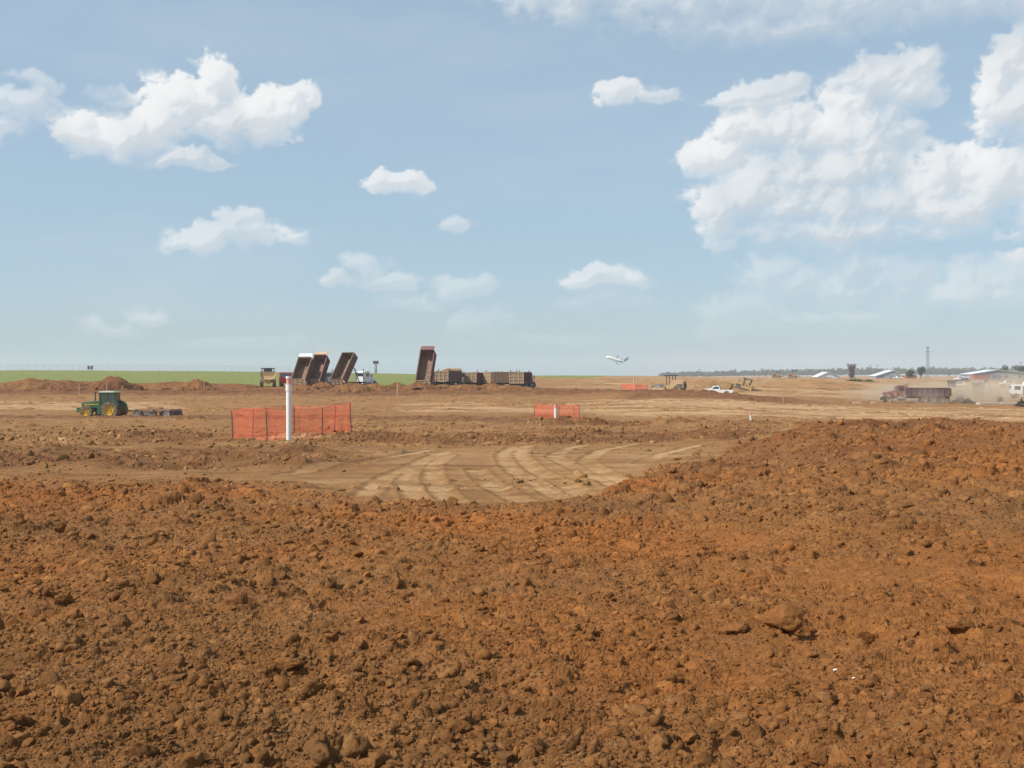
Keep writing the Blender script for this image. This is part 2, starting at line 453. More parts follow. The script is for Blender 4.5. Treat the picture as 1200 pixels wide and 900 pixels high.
def NEAR_TAN(D):
    return .20 * sstep(11, 4.5, D)          # the nearest loam is a little browner than the clay behind
def ground(x, y, detail=True, want=False):
    x = np.asarray(x, np.float64); y = np.asarray(y, np.float64)
    D, px = polar(x, y)
    z = base_z(x, y)
    fm = fill_mask(x, y, D, px)
    tb, al = track_field(x, y)
    # soil zones beyond the fill
    band = fbm(x / 9, y / 2.2, 11, 4)                         # streaks lying across the view
    n_big = fbm(x / 30, y / 14, 19, 4)
    left_band = sstep(27, 30, D + 2 * n_big) * sstep(39, 35, D + 2 * n_big) * sstep(500, 330, px + 60 * band)
    mid_band = sstep(36, 40, D + 5 * n_big + (600 - px) * .006) * sstep(64, 52, D) * sstep(-.22, .10, fbm(x / 6, y / 3, 33, 4))
    flat_rough = np.clip(.25 + 1.5 * sstep(.0, .30, band), 0, 1)
    tbn = tb + .30 * fbm(x / .45, y / .45, 37, 4)
    toe = np.clip(1 - (D - np.interp(px, BPX, BD)) / 5.0, 0, 1) * (1 - fm)
    strip_a = sstep(38.5, 41, D + 3 * n_big) * sstep(50, 46, D + 3 * n_big) * sstep(60, 200, px + 80 * band) * sstep(930, 860, px)
    strip_b = sstep(93, 98, D + 10 * n_big) * sstep(116, 110, D + 6 * band) * sstep(720, 640, px)
    strip_c = sstep(52, 55, D) * sstep(62, 58, D) * sstep(560, 640, px)
    track = sstep(.36, .10, tbn) * (1 - fm) * sstep(-.34, -.05, fbm(x / 1.3, y / 1.3, 39, 3))
    rough = fm * 1.0 + (1 - fm) * np.clip(np.maximum(left_band * .75, np.maximum(mid_band * .8, .42 * flat_rough)), 0, 1)
    strips = np.maximum(np.maximum(strip_a, strip_c), strip_b * .8) * sstep(-.35, .0, fbm(x / 4, y / 1.6, 43, 4) + .05)
    rough = np.maximum(rough, strips * (1 - fm)); rough = np.maximum(rough, toe * .62 * (1 - .8 * sstep(400, 450, px) * sstep(770, 720, px)))
    rough = rough * (1 - .9 * track)
    far = sstep(56, 75, D)
    rough = rough * (1 - far * (1 - strips)) + far * (1 - strips) * (.35 + .5 * sstep(.05, .2, band))
    bank = sstep(158, 166, D) * sstep(184, 176, D) * sstep(930, 850, px)
    bank = np.maximum(bank, sstep(146, 152, D) * sstep(175, 165, D) * sstep(700, 760, px) * sstep(1000, 900, px) * .9)
    trz = sstep(-9.5, -6, x + 2 * n_big) * sstep(8, 5, x + 2 * n_big) * sstep(40, 33, D)
    tan = (1 - fm) * np.clip(.26 + .32 * trz - .6 * rough + .6 * n_big + .7 * band, 0, .60)
    tan = np.maximum(tan, track * (.70 + .5 * band))
    # beyond the lip: pale graded ground with darker turned strips
    fx = fbm((x + y * .9) / 14, (y - x * .25) / 3.0, 51, 4)
    pale = sstep(100, 116, D) * sstep(162, 150, D)
    rightside = sstep(640, 760, px)
    tanf = np.clip(.48 + .9 * fx + .35 * rightside + .25 * n_big, 0, 1)
    leftpale = sstep(122, 128, D + 6 * band) * sstep(150, 143, D) * sstep(235, 190, px + 60 * band)
    midpale = sstep(118, 124, D + 8 * band) * sstep(150, 142, D) * sstep(430, 500, px)
    tanf = np.maximum(tanf * pale * (.35 + .65 * rightside), np.maximum(leftpale, midpale * .95) * (.75 + .6 * fx))
    tan = tan * (1 - far) + far * tanf
    behind = sstep(176, 200, D)
    tan = tan * (1 - behind) + behind * np.clip(.5 + .25 * rightside + .8 * fx, 0, 1)
    tan = tan * (1 - bank * .9)
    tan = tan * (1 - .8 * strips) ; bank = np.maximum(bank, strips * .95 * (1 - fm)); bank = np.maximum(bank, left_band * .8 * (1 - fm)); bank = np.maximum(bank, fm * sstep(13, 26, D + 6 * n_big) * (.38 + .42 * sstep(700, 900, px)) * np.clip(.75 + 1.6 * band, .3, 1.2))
    # thin darker lines where machines have turned the pale soil, and pale scraped streaks
    ln1 = fbm((x + .35 * y) / 26, (y - .12 * x) / 2.2, 401, 5, .6); ln2 = fbm((x - .8 * y) / 22, (y + .5 * x) / 2.6, 407, 5, .6)
    dk = sstep(.04, .16, ln1) * .8 + sstep(.07, .19, ln2) * .7
    tan = np.clip(tan - far * dk * .95 * sstep(.05, .3, tan), 0, 1)
    grass = np.maximum(sstep(188, 204, D + 22 * n_big + 6 * band) * sstep(560, 470, px + 60 * n_big), sstep(300, 345, D) * sstep(760, 640, px)) * 1.0
    grass = np.maximum(grass, sstep(520, 800, D) * .8 * sstep(900, 650, px))
    grass = grass * sstep(-.42, -.2, n_big + .15)
    tan = np.maximum(tan, fm * NEAR_TAN(D))
    ring = np.exp(-((x + 9.2) / 2.2) ** 2 - ((y - 44.4) / 2.4) ** 2); tan = np.maximum(tan, .9 * ring); bank = bank * (1 - ring)
    z = z + fm * .03
    und = fbm(x / 1.7, y / 1.7, 71, 5, .55); und2 = fbm(x / .55, y / .55, 83, 3)
    z = z + (und * .19 + und2 * .05) * (rough * .9 + .06) * sstep(1.0, 3.5, D) * np.clip(1 - far * .6, 0, 1)
    z = z + far * (n_big * .5 + band * .18) * sstep(60, 100, D) * (1 - .6 * sstep(100, 108, D) * sstep(121, 114, D))
    z = z + bank * fbm(x / 3.0, y / 3.0, 91, 4) * .9 * (1 - .8 * sstep(174, 178, D))
    # pressed wheel strips with ridges pushed up beside them and tread bars across
    z = z - .03 * track + .022 * np.exp(-((tb - .33) / .08) ** 2) * (1 - fm) + track * .018 * np.sin(al * 6.283 / .28 + 3 * np.sign(tb - .1))
    shade = np.zeros(x.shape, np.float32)
    if detail:
        # the mask of fresh fill carries big lumps, the graded ground only few
        near = D < 70
        for (cell, prob, seed, lim, amp) in ((.62, .20, 101, 75, .6), (.34, .40, 201, 65, .65), (.19, .55, 301, 48, .7), (.105, .7, 401, 26, .75), (.058, .8, 501, 14, .8), (.032, .85, 601, 8.5, .8)):
            s = (D < lim) & (D > 1.2)
            if not s.any():
                continue
            wx = x[s] + .12 * cell * fbm(x[s] / (cell * .3), y[s] / (cell * .3), seed + 9, 2)
            wy = y[s] + .12 * cell * fbm(x[s] / (cell * .3) + 9, y[s] / (cell * .3), seed + 8, 2)
            h, sh = clod_layer(wx, wy, cell, prob, seed)
            pat = sstep(-.30, .12, fbm(x[s] / (cell * 7), y[s] / (cell * 7), seed + 7, 3)) if cell > .1 else 1.0
            k = amp * (1 + .9 * sstep(10, 22, D[s]) * (cell > .15)) * pat * np.clip(rough[s] * 1.15 - .12, 0, 1)
            z[s] += h * k
            shade[s] += sh * (h > 0) * k * .55
        s = D < 30
        z[s] += fbm(x[s] / .09, y[s] / .09, 703, 4, .6) * .016 * rough[s] * sstep(1, 3, D[s])
        for (cell, prob, seed) in ((.95, .4, 811), (.55, .5, 821)):
            s = (D > 48) & (D < 200) & (rough > .2)
            h, sh = clod_layer(x[s], y[s], cell, prob, seed)
            k = np.clip(rough[s] * 1.3 - .25, 0, 1) * sstep(48, 62, D[s]) * .8
            z[s] += h * k; shade[s] += sh * (h > 0) * k * .4
        s = (D >= 60) & (D < 220)
        z[s] += np.clip(fbm(x[s] / 1.3, y[s] / 1.3, 705, 3, .6), 0, 1) * .55 * rough[s] * (1 - grass[s]) * (1 - .8 * sstep(182, 190, D[s]) - .5 * sstep(104, 108, D[s]) * sstep(120, 116, D[s]))
        s = D < 34
        h, sh = clod_layer(x[s] + 5.3, y[s] + 1.7, .55, .30, 951)
        h2, _ = clod_layer(x[s] + 2.3, y[s] + 9.7, .24, .35, 961)
        z[s] -= (h * .5 + h2 * .5 * (D[s] < 16)) * rough[s] * fm[s]
    if want:
        return z, dict(fill=fm, tan=tan, grass=grass, shade=shade, bank=bank, track=track, rough=rough)
    return z
def gz(x, y, detail=False):
    return float(ground(np.array([x]), np.array([y]), detail)[0])

def soil_material():
    m = bpy.data.materials.new('soil'); m.use_nodes = True; m.node_tree.nodes.clear()
    T = NT(m.node_tree)
    A = lambda n_: (lambda nd: (setattr(nd, 'attribute_name', n_), nd.outputs['Fac'])[1])(T.n('ShaderNodeAttribute'))
    tc = T.n('ShaderNodeTexCoord').outputs['Object']
    n1 = T.noise(tc, 1.1, 6, .6); n2 = T.noise(tc, 7.5, 6, .65); n3 = T.noise(tc, 40, 4, .6); nb = T.noise(tc, .12, 4, .55)
    red = T.mix(T.ss(n1, .3, .7), RED_A, RED_B)
    red = T.mix(T.ss(nb, .40, .62), red, RED_C)                       # patches of redder clay
    red = T.mix(T.m('MULTIPLY', T.ss(n2, .56, .78), .55), red, RED_PALE)  # crumbs of paler subsoil
    red = T.mix(T.m('MULTIPLY', T.ss(n2, .46, .22), .45), red, RED_DARK)  # damp clods
    brown = T.mix(T.ss(n1, .3, .7), BROWN_A, BROWN_B)
    red = T.mix(T.m('MULTIPLY', T.ss(T.noise(tc, .085, 3, .5), .50, .62), .6), red, (.185, .090, .034))     # browner loam
    tan = T.mix(T.ss(n2, .3, .7), TAN_A, TAN_B)
    grs = T.mix(T.ss(T.noise(tc, .5, 6, .7), .35, .65), (.14, .165, .035), (.21, .21, .07))
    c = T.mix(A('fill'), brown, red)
    c = T.mix(T.ss(T.m('ADD', A('tan'), T.m('MULTIPLY_ADD', n2, .5, -.25)), .15, .9), c, tan)
    nst = T.n('ShaderNodeMapping'); T.L.new(tc, nst.inputs[0]); nst.inputs['Scale'].default_value = (.35, 1.3, 1)
    n5 = T.noise(nst.outputs[0], .9, 7, .68)
    c = T.mix(T.m('MULTIPLY', T.ss(n5, .50, .66), T.m('SUBTRACT', .62, T.m('MULTIPLY', A('fill'), .5))), c, BROWN_DK)
    c = T.mix(T.m('MULTIPLY', T.ss(n5, .46, .32), T.m('SUBTRACT', .40, T.m('MULTIPLY', A('fill'), .4))), c, TAN_B)
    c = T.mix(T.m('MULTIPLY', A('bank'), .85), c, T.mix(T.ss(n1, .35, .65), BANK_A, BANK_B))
    c = T.mix(T.ss(T.m('ADD', A('grass'), T.m('MULTIPLY_ADD', nb, .5, -.25)), .35, .65), c, grs)
    v = T.m('ADD', T.m('MULTIPLY', A('shade'), .9), T.m('MULTIPLY_ADD', n3, .8, .6))
    hs = T.n('ShaderNodeHueSaturation'); T.put(hs.inputs['Color'], c); T.put(hs.inputs['Value'], v)
    b = T.n('ShaderNodeBsdfPrincipled')
    T.L.new(hs.outputs[0], b.inputs['Base Color'])
    b.inputs['Roughness'].default_value = .95; b.inputs['Specular IOR Level'].default_value = .12
    bp = T.n('ShaderNodeBump'); bp.inputs['Strength'].default_value = .9; bp.inputs['Distance'].default_value = .03
    T.put(bp.inputs['Height'], T.m('ADD', T.noise(tc, 30, 7, .72), T.m('MULTIPLY', n3, .4)))
    T.L.new(bp.outputs[0], b.inputs['Normal'])
    o = T.n('ShaderNodeOutputMaterial'); T.L.new(b.outputs[0], o.inputs[0])
    return m
RED_A, RED_B, RED_C = (.205, .089, .0280), (.255, .118, .041), (.282, .105, .028)
RED_PALE, RED_DARK = (.38, .215, .09), (.120, .048, .016)
BROWN_DK = (.125, .054, .020)
BROWN_A, BROWN_B = (.225, .108, .038), (.295, .155, .060)
TAN_A, TAN_B = (.37, .215, .097), (.45, .285, .148)
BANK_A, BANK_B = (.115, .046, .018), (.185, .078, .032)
SOIL = soil_material()
def make_ground():
    fine = math.radians(33)
    th = np.concatenate([np.linspace(-math.pi, -R(60), 30)[:-1], np.linspace(-R(60), -fine, 60)[:-1], np.linspace(-fine, fine, 1150), np.linspace(fine, R(60), 60)[1:], np.linspace(R(60), math.pi, 30)[1:-1]])
    rr = [.25]
    while rr[-1] < 9000:
        r = rr[-1]
        rr.append(r * (1.12 if r < 3 else 1.0027 if r < 12 else 1.0034 if r < 60 else 1.006 if r < 100 else 1.0035 if r < 200 else 1.008 if r < 500 else 1.05))
    rr = np.array(rr)
    TH, RR = np.meshgrid(th, rr)
    X, Y = RR * np.sin(TH), RR * np.cos(TH)
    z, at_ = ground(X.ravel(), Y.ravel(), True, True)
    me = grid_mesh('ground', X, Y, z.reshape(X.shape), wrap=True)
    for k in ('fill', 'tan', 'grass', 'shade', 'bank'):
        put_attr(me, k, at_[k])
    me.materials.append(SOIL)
    for f in (me.polygons,):
        f.foreach_set('use_smooth', np.zeros(len(me.polygons), bool))
    ob = bpy.data.objects.new('ground', me); COL.objects.link(ob); ob['kind'] = 'structure'
    print('ground verts', len(me.vertices))
    return ob
make_ground()

# ------------------------------------------------------------------ object helpers
def tag(o, label=None, cat=None, group=None, kind=None):
    for k, v in (('label', label), ('category', cat), ('group', group), ('kind', kind)):
        if v is not None:
            o[k] = v
    return o
def empty(name, loc, rz=0, label=None, cat=None, group=None, rx=0, ry=0):
    o = bpy.data.objects.new(name, None); COL.objects.link(o)
    o.location = loc; o.rotation_euler = (rx, ry, rz); o.empty_display_size = .3
    return tag(o, label, cat, group)
class MB:
    """collects boxes, tubes and prisms into one mesh"""
    def __init__(s):
        s.v = []; s.f = []
    def add(s, v, f):
        b = len(s.v); s.v += [tuple(p) for p in v]; s.f += [tuple(b + i for i in q) for q in f]; return s
    def hexa(s, p):      # 8 points: bottom ring of four, top ring of four
        return s.add(p, [(3, 2, 1, 0), (4, 5, 6, 7), (0, 1, 5, 4), (1, 2, 6, 5), (2, 3, 7, 6), (3, 0, 4, 7)])
    def box(s, x0, x1, y0, y1, z0, z1, M=None):
        p = [Vector(q) for q in ((x0, y0, z0), (x1, y0, z0), (x1, y1, z0), (x0, y1, z0), (x0, y0, z1), (x1, y0, z1), (x1, y1, z1), (x0, y1, z1))]
        if M is not None:
            p = [M @ q for q in p]
        return s.hexa(p)
    def tube(s, p0, p1, r0, r1=None, n=10, cap=True):
        p0, p1 = Vector(p0), Vector(p1); r1 = r0 if r1 is None else r1
        ax = (p1 - p0).normalized(); u = ax.orthogonal().normalized(); w = ax.cross(u)
        v = [p0 + (u * math.cos(a) + w * math.sin(a)) * r0 for a in [i * 2 * math.pi / n for i in range(n)]]
        v += [p1 + (u * math.cos(a) + w * math.sin(a)) * r1 for a in [i * 2 * math.pi / n for i in range(n)]]
        f = [(i, (i + 1) % n, n + (i + 1) % n, n + i) for i in range(n)]
        if cap:
            f += [tuple(range(n - 1, -1, -1)), tuple(range(n, 2 * n))]
        return s.add(v, f)
    def lathe_y(s, prof, c, n=24):
        """revolve (radius, y) pairs round an axis along Y through c"""
        v = []; k = len(prof)
        for i in range(n):
            a = i * 2 * math.pi / n
            v += [(c[0] + r * math.cos(a), c[1] + y, c[2] + r * math.sin(a)) for r, y in prof]
        f = [(i * k + j, i * k + j + 1, ((i + 1) % n) * k + j + 1, ((i + 1) % n) * k + j) for i in range(n) for j in range(k - 1)]
        return s.add(v, f)
    def prism(s, prof, y0, y1, taper=None):
        """extrude an (x, z) outline from y0 to y1"""
        n = len(prof); t = taper or (lambda x, z: 1)
        v = [(x, y0 * t(x, z), z) for x, z in prof] + [(x, y1 * t(x, z), z) for x, z in prof]
        f = [(i, (i + 1) % n, n + (i + 1) % n, n + i) for i in range(n)] + [tuple(range(n - 1, -1, -1)), tuple(range(n, 2 * n))]
        return s.add(v, f)
    def ball(s, c, r, nu=12, nv=8, sc=(1, 1, 1)):
        v = []; f = []
        for j in range(nv + 1):
            ph = math.pi * j / nv
            for i in range(nu):
                a = 2 * math.pi * i / nu
                v.append((c[0] + r * sc[0] * math.sin(ph) * math.cos(a), c[1] + r * sc[1] * math.sin(ph) * math.sin(a), c[2] + r * sc[2] * math.cos(ph)))
        for j in range(nv):
            for i in range(nu):
                f.append((j * nu + i, j * nu + (i + 1) % nu, (j + 1) * nu + (i + 1) % nu, (j + 1) * nu + i))
        return s.add(v, f)
    def build(s, name, mat, parent=None, smooth=False, bevel=0, label=None):
        me = bpy.data.meshes.new(name); me.from_pydata(s.v, [], s.f)
        bm = __import__('bmesh').new(); bm.from_mesh(me)
        __import__('bmesh').ops.recalc_face_normals(bm, faces=bm.faces); bm.to_mesh(me); bm.free()
        me.materials.append(mat)
        if smooth:
            me.polygons.foreach_set('use_smooth', [True] * len(me.polygons))
            me.set_sharp_from_angle(angle=R(40))
        o = bpy.data.objects.new(name, me); COL.objects.link(o)
        if parent is not None:
            o.parent = parent
        if bevel:
            b = o.modifiers.new('bevel', 'BEVEL'); b.width = bevel; b.segments = 2; b.limit_method = 'ANGLE'
        if label:
            o['label'] = label
        return o
def kids(o):
    return [c for c in COL.objects if c.parent is o]
def copy_tree(o, parent=None):
    c = o.copy(); COL.objects.link(c); c.parent = parent
    for k in kids(o):
        copy_tree(k, c)
    return c
def place(px, D, sink=.03):
    """ground point under picture column px at distance D"""
    x = (px - 600) / F * D * 1.00006
    return Vector((x, D, gz(x, D) - sink))

DUST = (.36, .24, .14)
Mt = {
 'tyre': material('tyre_rubber', (.035, .032, .03), .9, vary=.3, dirt=DUST, dirt_amt=.55, scale=4),
 'green': material('green_paint', (.028, .115, .045), .45, dirt=DUST, dirt_amt=.22),
 'yellow': material('yellow_rim_paint', (.62, .42, .03), .5, dirt=DUST, dirt_amt=.3),
 'machine': material('machine_yellow', (.46, .29, .10), .55, dirt=DUST, dirt_amt=.45),
 'tan_body': material('dusty_tan_paint', (.50, .33, .17), .7, dirt=DUST, dirt_amt=.5),
 'white': material('white_paint', (.78, .78, .76), .35, vary=.03, dirt=DUST, dirt_amt=.10),
 'glass': material('dark_glass', (.045, .06, .065), .08, vary=.1, spec=.8),
 'black': material('black_metal', (.03, .03, .032), .6, vary=.2, dirt=DUST, dirt_amt=.2),
 'steel': material('worn_steel', (.30, .27, .24), .5, .5, dirt=DUST, dirt_amt=.4),
 'gate_panel': material('shaded_gate_panel', (.27, .19, .125), .8, dirt=DUST, dirt_amt=.4),  # recesses between the tailgate ribs coloured darker, shade put into the paint
 'bedin': material('bed_lining', (.13, .085, .055), .8, vary=.3, dirt=(.30, .16, .085), dirt_amt=.55, scale=1.2),
 'bed_tan': material('dusty_bed_paint', (.50, .36, .23), .75, dirt=DUST, dirt_amt=.5),
 'bed_maroon': material('dusty_maroon_paint', (.15, .055, .06), .65, dirt=DUST, dirt_amt=.35),
 'bed_brown': material('dusty_brown_paint', (.16, .09, .07), .7, dirt=DUST, dirt_amt=.35),
 'bed_purple': material('dusty_purple_paint', (.13, .075, .08), .7, dirt=DUST, dirt_amt=.35, scale=4),
 'maroon': material('maroon_cab_paint', (.20, .045, .07), .6, dirt=DUST, dirt_amt=.5, scale=1.5),
 'redcab': material('red_cab_paint', (.40, .03, .035), .35, dirt=DUST, dirt_amt=.15),
 'grey': material('grey_paint', (.20, .21, .22), .5, dirt=DUST, dirt_amt=.25),
 'blue': material('navy_tail_paint', (.035, .05, .11), .35, vary=.03),
 'orange': material('orange_mesh_plastic', (.95, .125, .065), .6, vary=.08),
 'orangemet': material('orange_red_paint', (.38, .12, .055), .7, dirt=DUST, dirt_amt=.6),
 'pink': material('pink_marking_paint', (.80, .32, .32), .6, vary=.08),
 'pvc': material('white_plastic_pipe', (.80, .79, .76), .35, vary=.02),
 'lath': material('weathered_lath', (.45, .30, .18), .85),
 'fence': material('galvanised_fence', (.55, .50, .50), .6, vary=.05),
 'roof': material('white_roof_sheet', (.62, .65, .67), .4, vary=.03),
 'redwall': material('red_brown_cladding', (.34, .13, .09), .8),
 'bluewall': material('grey_blue_cladding', (.30, .34, .36), .8),
 'concrete': material('pale_concrete', (.48, .42, .34), .9),
 'rust': material('rusted_drum', (.10, .08, .075), .8),
 'bark': material('bark', (.12, .09, .065), .9),
}
def leaf_mat(name, a, b):
    m = bpy.data.materials.new(name); m.use_nodes = True; m.node_tree.nodes.clear(); T = NT(m.node_tree)
    tc = T.n('ShaderNodeTexCoord').outputs['Object']
    bs = T.n('ShaderNodeBsdfPrincipled'); T.put(bs.inputs['Base Color'], T.mix(T.ss(T.noise(tc, .35, 6, .7), .35, .65), a, b))
    bs.inputs['Roughness'].default_value = .85; bs.inputs['Specular IOR Level'].default_value = .15
    o = T.n('ShaderNodeOutputMaterial'); T.L.new(bs.outputs[0], o.inputs[0]); return m
Mt['leaf'] = leaf_mat('tree_leaves', (.035, .06, .018), (.08, .11, .035))
Mt['leafgrey'] = leaf_mat('grey_vine_leaves', (.07, .06, .05), (.13, .11, .09))

# ------------------------------------------------------------------ loose clods on the fill
def ico(sub):
    import bmesh
    bm = bmesh.new(); bmesh.ops.create_icosphere(bm, subdivisions=sub, radius=1)
    v = np.array([q.co[:] for q in bm.verts], np.float32); f = np.array([[w.index for w in q.verts] for q in bm.faces], np.int32)
    bm.free(); return v, f
rng = np.random.default_rng(11)
def clod_shape(sub, seed, cuts=5, amp=1.0):
    """a broken lump: noisy ball with a few flat broken sides"""
    v, f = ico(sub); r = np.random.default_rng(seed)
    out = np.empty_like(v)
    off = r.uniform(0, 50, 3)
    for i, p in enumerate(v):
        q = Vector(p) * 1.3 + Vector(off)
        k = 1 + amp * (.42 * mnoise.noise(q) + .50 * mnoise.noise(q * 2.3) + (.42 * mnoise.noise(q * 5.5) if sub > 2 else 0))
        out[i] = np.array(p) * k
    for _ in range(cuts):
        n = r.normal(size=3); n /= np.linalg.norm(n); d = r.uniform(.32, .75)
        t = out @ n; m_ = t > d
        out[m_] -= np.outer(t[m_] - d, n) * .95
    out *= np.array([1, r.uniform(.65, 1), r.uniform(.5, .85)])
    return out.astype(np.float32), f
def make_clods():
    shapes = {s: [clod_shape(s, 100 * s + k) for k in range(9)] for s in (1, 2, 3)}
    N = 320000
    a_, b_ = 2.3, 62.0
    D = (a_ ** -.5 + rng.random(N) * (b_ ** -.5 - a_ ** -.5)) ** -2
    th = rng.uniform(-R(35), R(35), N)
    x, y = D * np.tan(th), D
    rmin = np.maximum(.0055, .95 * D / F)
    rad = rmin * (rng.random(N) + 1e-4) ** (-1 / 2.45)
    rad = np.minimum(rad, rng.uniform(.02, .062, N) * (1 + .085 * D))
    z, at_ = ground(x, y, True, True)
    pat = fbm(x / 1.3, y / 1.3, 900, 3)
    keep = (rng.random(N) < np.clip(at_['rough'] * 1.25 - .2, 0, 1) * np.clip(.8 + 1.5 * pat + 1.2 * fbm(x / 5, y / 3.5, 905, 3), .12, 1)) & (rad < .2)
    x, y, rad, z, D = x[keep], y[keep], rad[keep], z[keep], D[keep]
    n = len(x); ppx = rad / D * F
    sub_ = np.where(ppx > 13, 3, np.where(ppx > 3.6, 2, 1)); var = rng.integers(0, 9, n)
    A3 = rng.uniform(0, 6.283, n); B3 = rng.normal(size=n) * .6; C3 = rng.normal(size=n) * .6
    ca, sa, cb, sb, cc, sc_ = np.cos(A3), np.sin(A3), np.cos(B3), np.sin(B3), np.cos(C3), np.sin(C3)
    o_ = np.zeros(n); i_ = np.ones(n)
    RZ = np.stack([ca, -sa, o_, sa, ca, o_, o_, o_, i_], -1).reshape(-1, 3, 3)
    RX_ = np.stack([i_, o_, o_, o_, cb, -sb, o_, sb, cb], -1).reshape(-1, 3, 3)
    RY = np.stack([cc, o_, sc_, o_, i_, o_, -sc_, o_, cc], -1).reshape(-1, 3, 3)
    MM = (RZ @ RX_ @ RY) * rad[:, None, None] * rng.uniform(.75, 1.3, (n, 1, 3))
    shade_ = rng.normal(size=n) * .17
    V, Fc, S = [], [], []; base = 0
    for s in (1, 2, 3):
        for k in range(9):
            idx = np.nonzero((sub_ == s) & (var == k))[0]
            if not len(idx): continue
            v, f = shapes[s][k]
            p = np.einsum('nij,vj->nvi', MM[idx], v) + np.stack([x[idx], y[idx], z[idx] + rad[idx] * .0], -1)[:, None, :]
            V.append(p.reshape(-1, 3).astype(np.float32))
            Fc.append((f[None] + base + (np.arange(len(idx)) * len(v))[:, None, None]).reshape(-1, 3)); base += len(idx) * len(v)
            S.append(np.repeat(shade_[idx], len(v)).astype(np.float32))
    V = np.concatenate(V); Fc = np.concatenate(Fc); S = np.concatenate(S)
    print('clods', n, 'faces', len(Fc))
    return V, Fc, S
def tri_mesh(name, V, Fc):
    me = bpy.data.meshes.new(name)
    me.vertices.add(len(V)); me.vertices.foreach_set('co', V.astype(np.float32).ravel())
    me.loops.add(Fc.size); me.loops.foreach_set('vertex_index', Fc.astype(np.int32).ravel())
    me.polygons.add(len(Fc)); me.polygons.foreach_set('loop_start', np.arange(0, Fc.size, 3, dtype=np.int32))
    me.update(calc_edges=True); return me
def soil_attrs(me, V, shade, bank=0.0, fill=None):
    if fill is None:
        D, px = polar(V[:, 0], V[:, 1]); fill = fill_mask(V[:, 0], V[:, 1], D, px)
    put_attr(me, 'fill', fill); put_attr(me, 'tan', NEAR_TAN(V[:, 1]) * (V[:, 1] > 1.5)); put_attr(me, 'grass', np.zeros(len(V)))
    put_attr(me, 'bank', np.full(len(V), bank)); put_attr(me, 'shade', shade)
V, Fc, S = make_clods()
me = tri_mesh('soil_clods', V, Fc); soil_attrs(me, V, S); me.materials.append(SOIL)
tag(bpy.data.objects.new('soil_clods', me), 'loose red brown soil crumbs scattered over the fresh fill', kind='stuff')
COL.objects.link([o for o in bpy.data.objects if o.name == 'soil_clods'][0])

# the few clods big enough to point at
BIG = [
 (918, 738, .125, (1.5, .9, .85), 'largest pale smooth topped clod lying in the fill, right of the middle', 2),
 (860, 742, .11, (1.3, .9, .55), 'rounded brown clod just beside the largest pale clod', 5),
 (1014, 752, .075, (1, .9, .9), 'upright clod with a black shadow, next to the pit in the fill', 8),
 (708, 868, .085, (1.3, 1, .6), 'low broad clod close to the bottom edge of the picture, middle', 12),
 (670, 742, .085, (1, .8, .75), 'dark rough clod standing alone in the middle of the fill', 14),
 (1098, 630, .13, (1, .8, .95), 'steep dark clod poking up from the right part of the fill', 17),
 (70, 630, .12, (1, .8, .95), 'dark pointed clod standing up at the left side of the fill', 21),
 (88, 728, .10, (1, .8, .95), 'dark brown clod low on the left side of the fill', 23),
 (335, 786, .09, (1.5, 1, .5), 'wide flat brown clod left of the middle in the nearest soil', 27),
 (1125, 742, .11, (1.4, .8, .6), 'long ridge like clod at the right of the nearest soil', 31),
]
def hit_ground(px, py):
    d = pix_dir(px, py); t = np.linspace(3, 60, 3000)
    X, Y, Z = d.x * t, d.y * t, CAMZ + d.z * t
    g = ground(X, Y, False); i = int(np.argmax(Z < g)); return X[i], Y[i], g[i]
for (px, py, rad, sc, label, seed) in BIG:
    X, Y, Z = hit_ground(px, py)
    v, f = clod_shape(4, seed, 3, .42)
    v = v * rad * .8 * np.array(sc, np.float32)
    for _i in range(len(v)):
        q = Vector(v[_i]) * 30; v[_i] *= 1 + .07 * mnoise.noise(q) + .05 * mnoise.noise(q * 2.7)
    me = tri_mesh('dirt_clod', v * np.array([.9, 1, 1.45], np.float32), f); me.materials.append(SOIL)
    z_ = ground(np.array([X]), np.array([Y]), True)[0]
    soil_attrs(me, v, np.full(len(v), rng.normal() * .04 + .08), fill=np.ones(len(v)))
    o = bpy.data.objects.new('dirt_clod', me); COL.objects.link(o); o.location = (X, Y, max(Z, z_ - .01) + rad * sc[2] * .42); o.rotation_euler = (0, 0, rng.uniform(-.5, .5))
    tag(o, label, 'clod', 'large clods lying in the fresh fill')

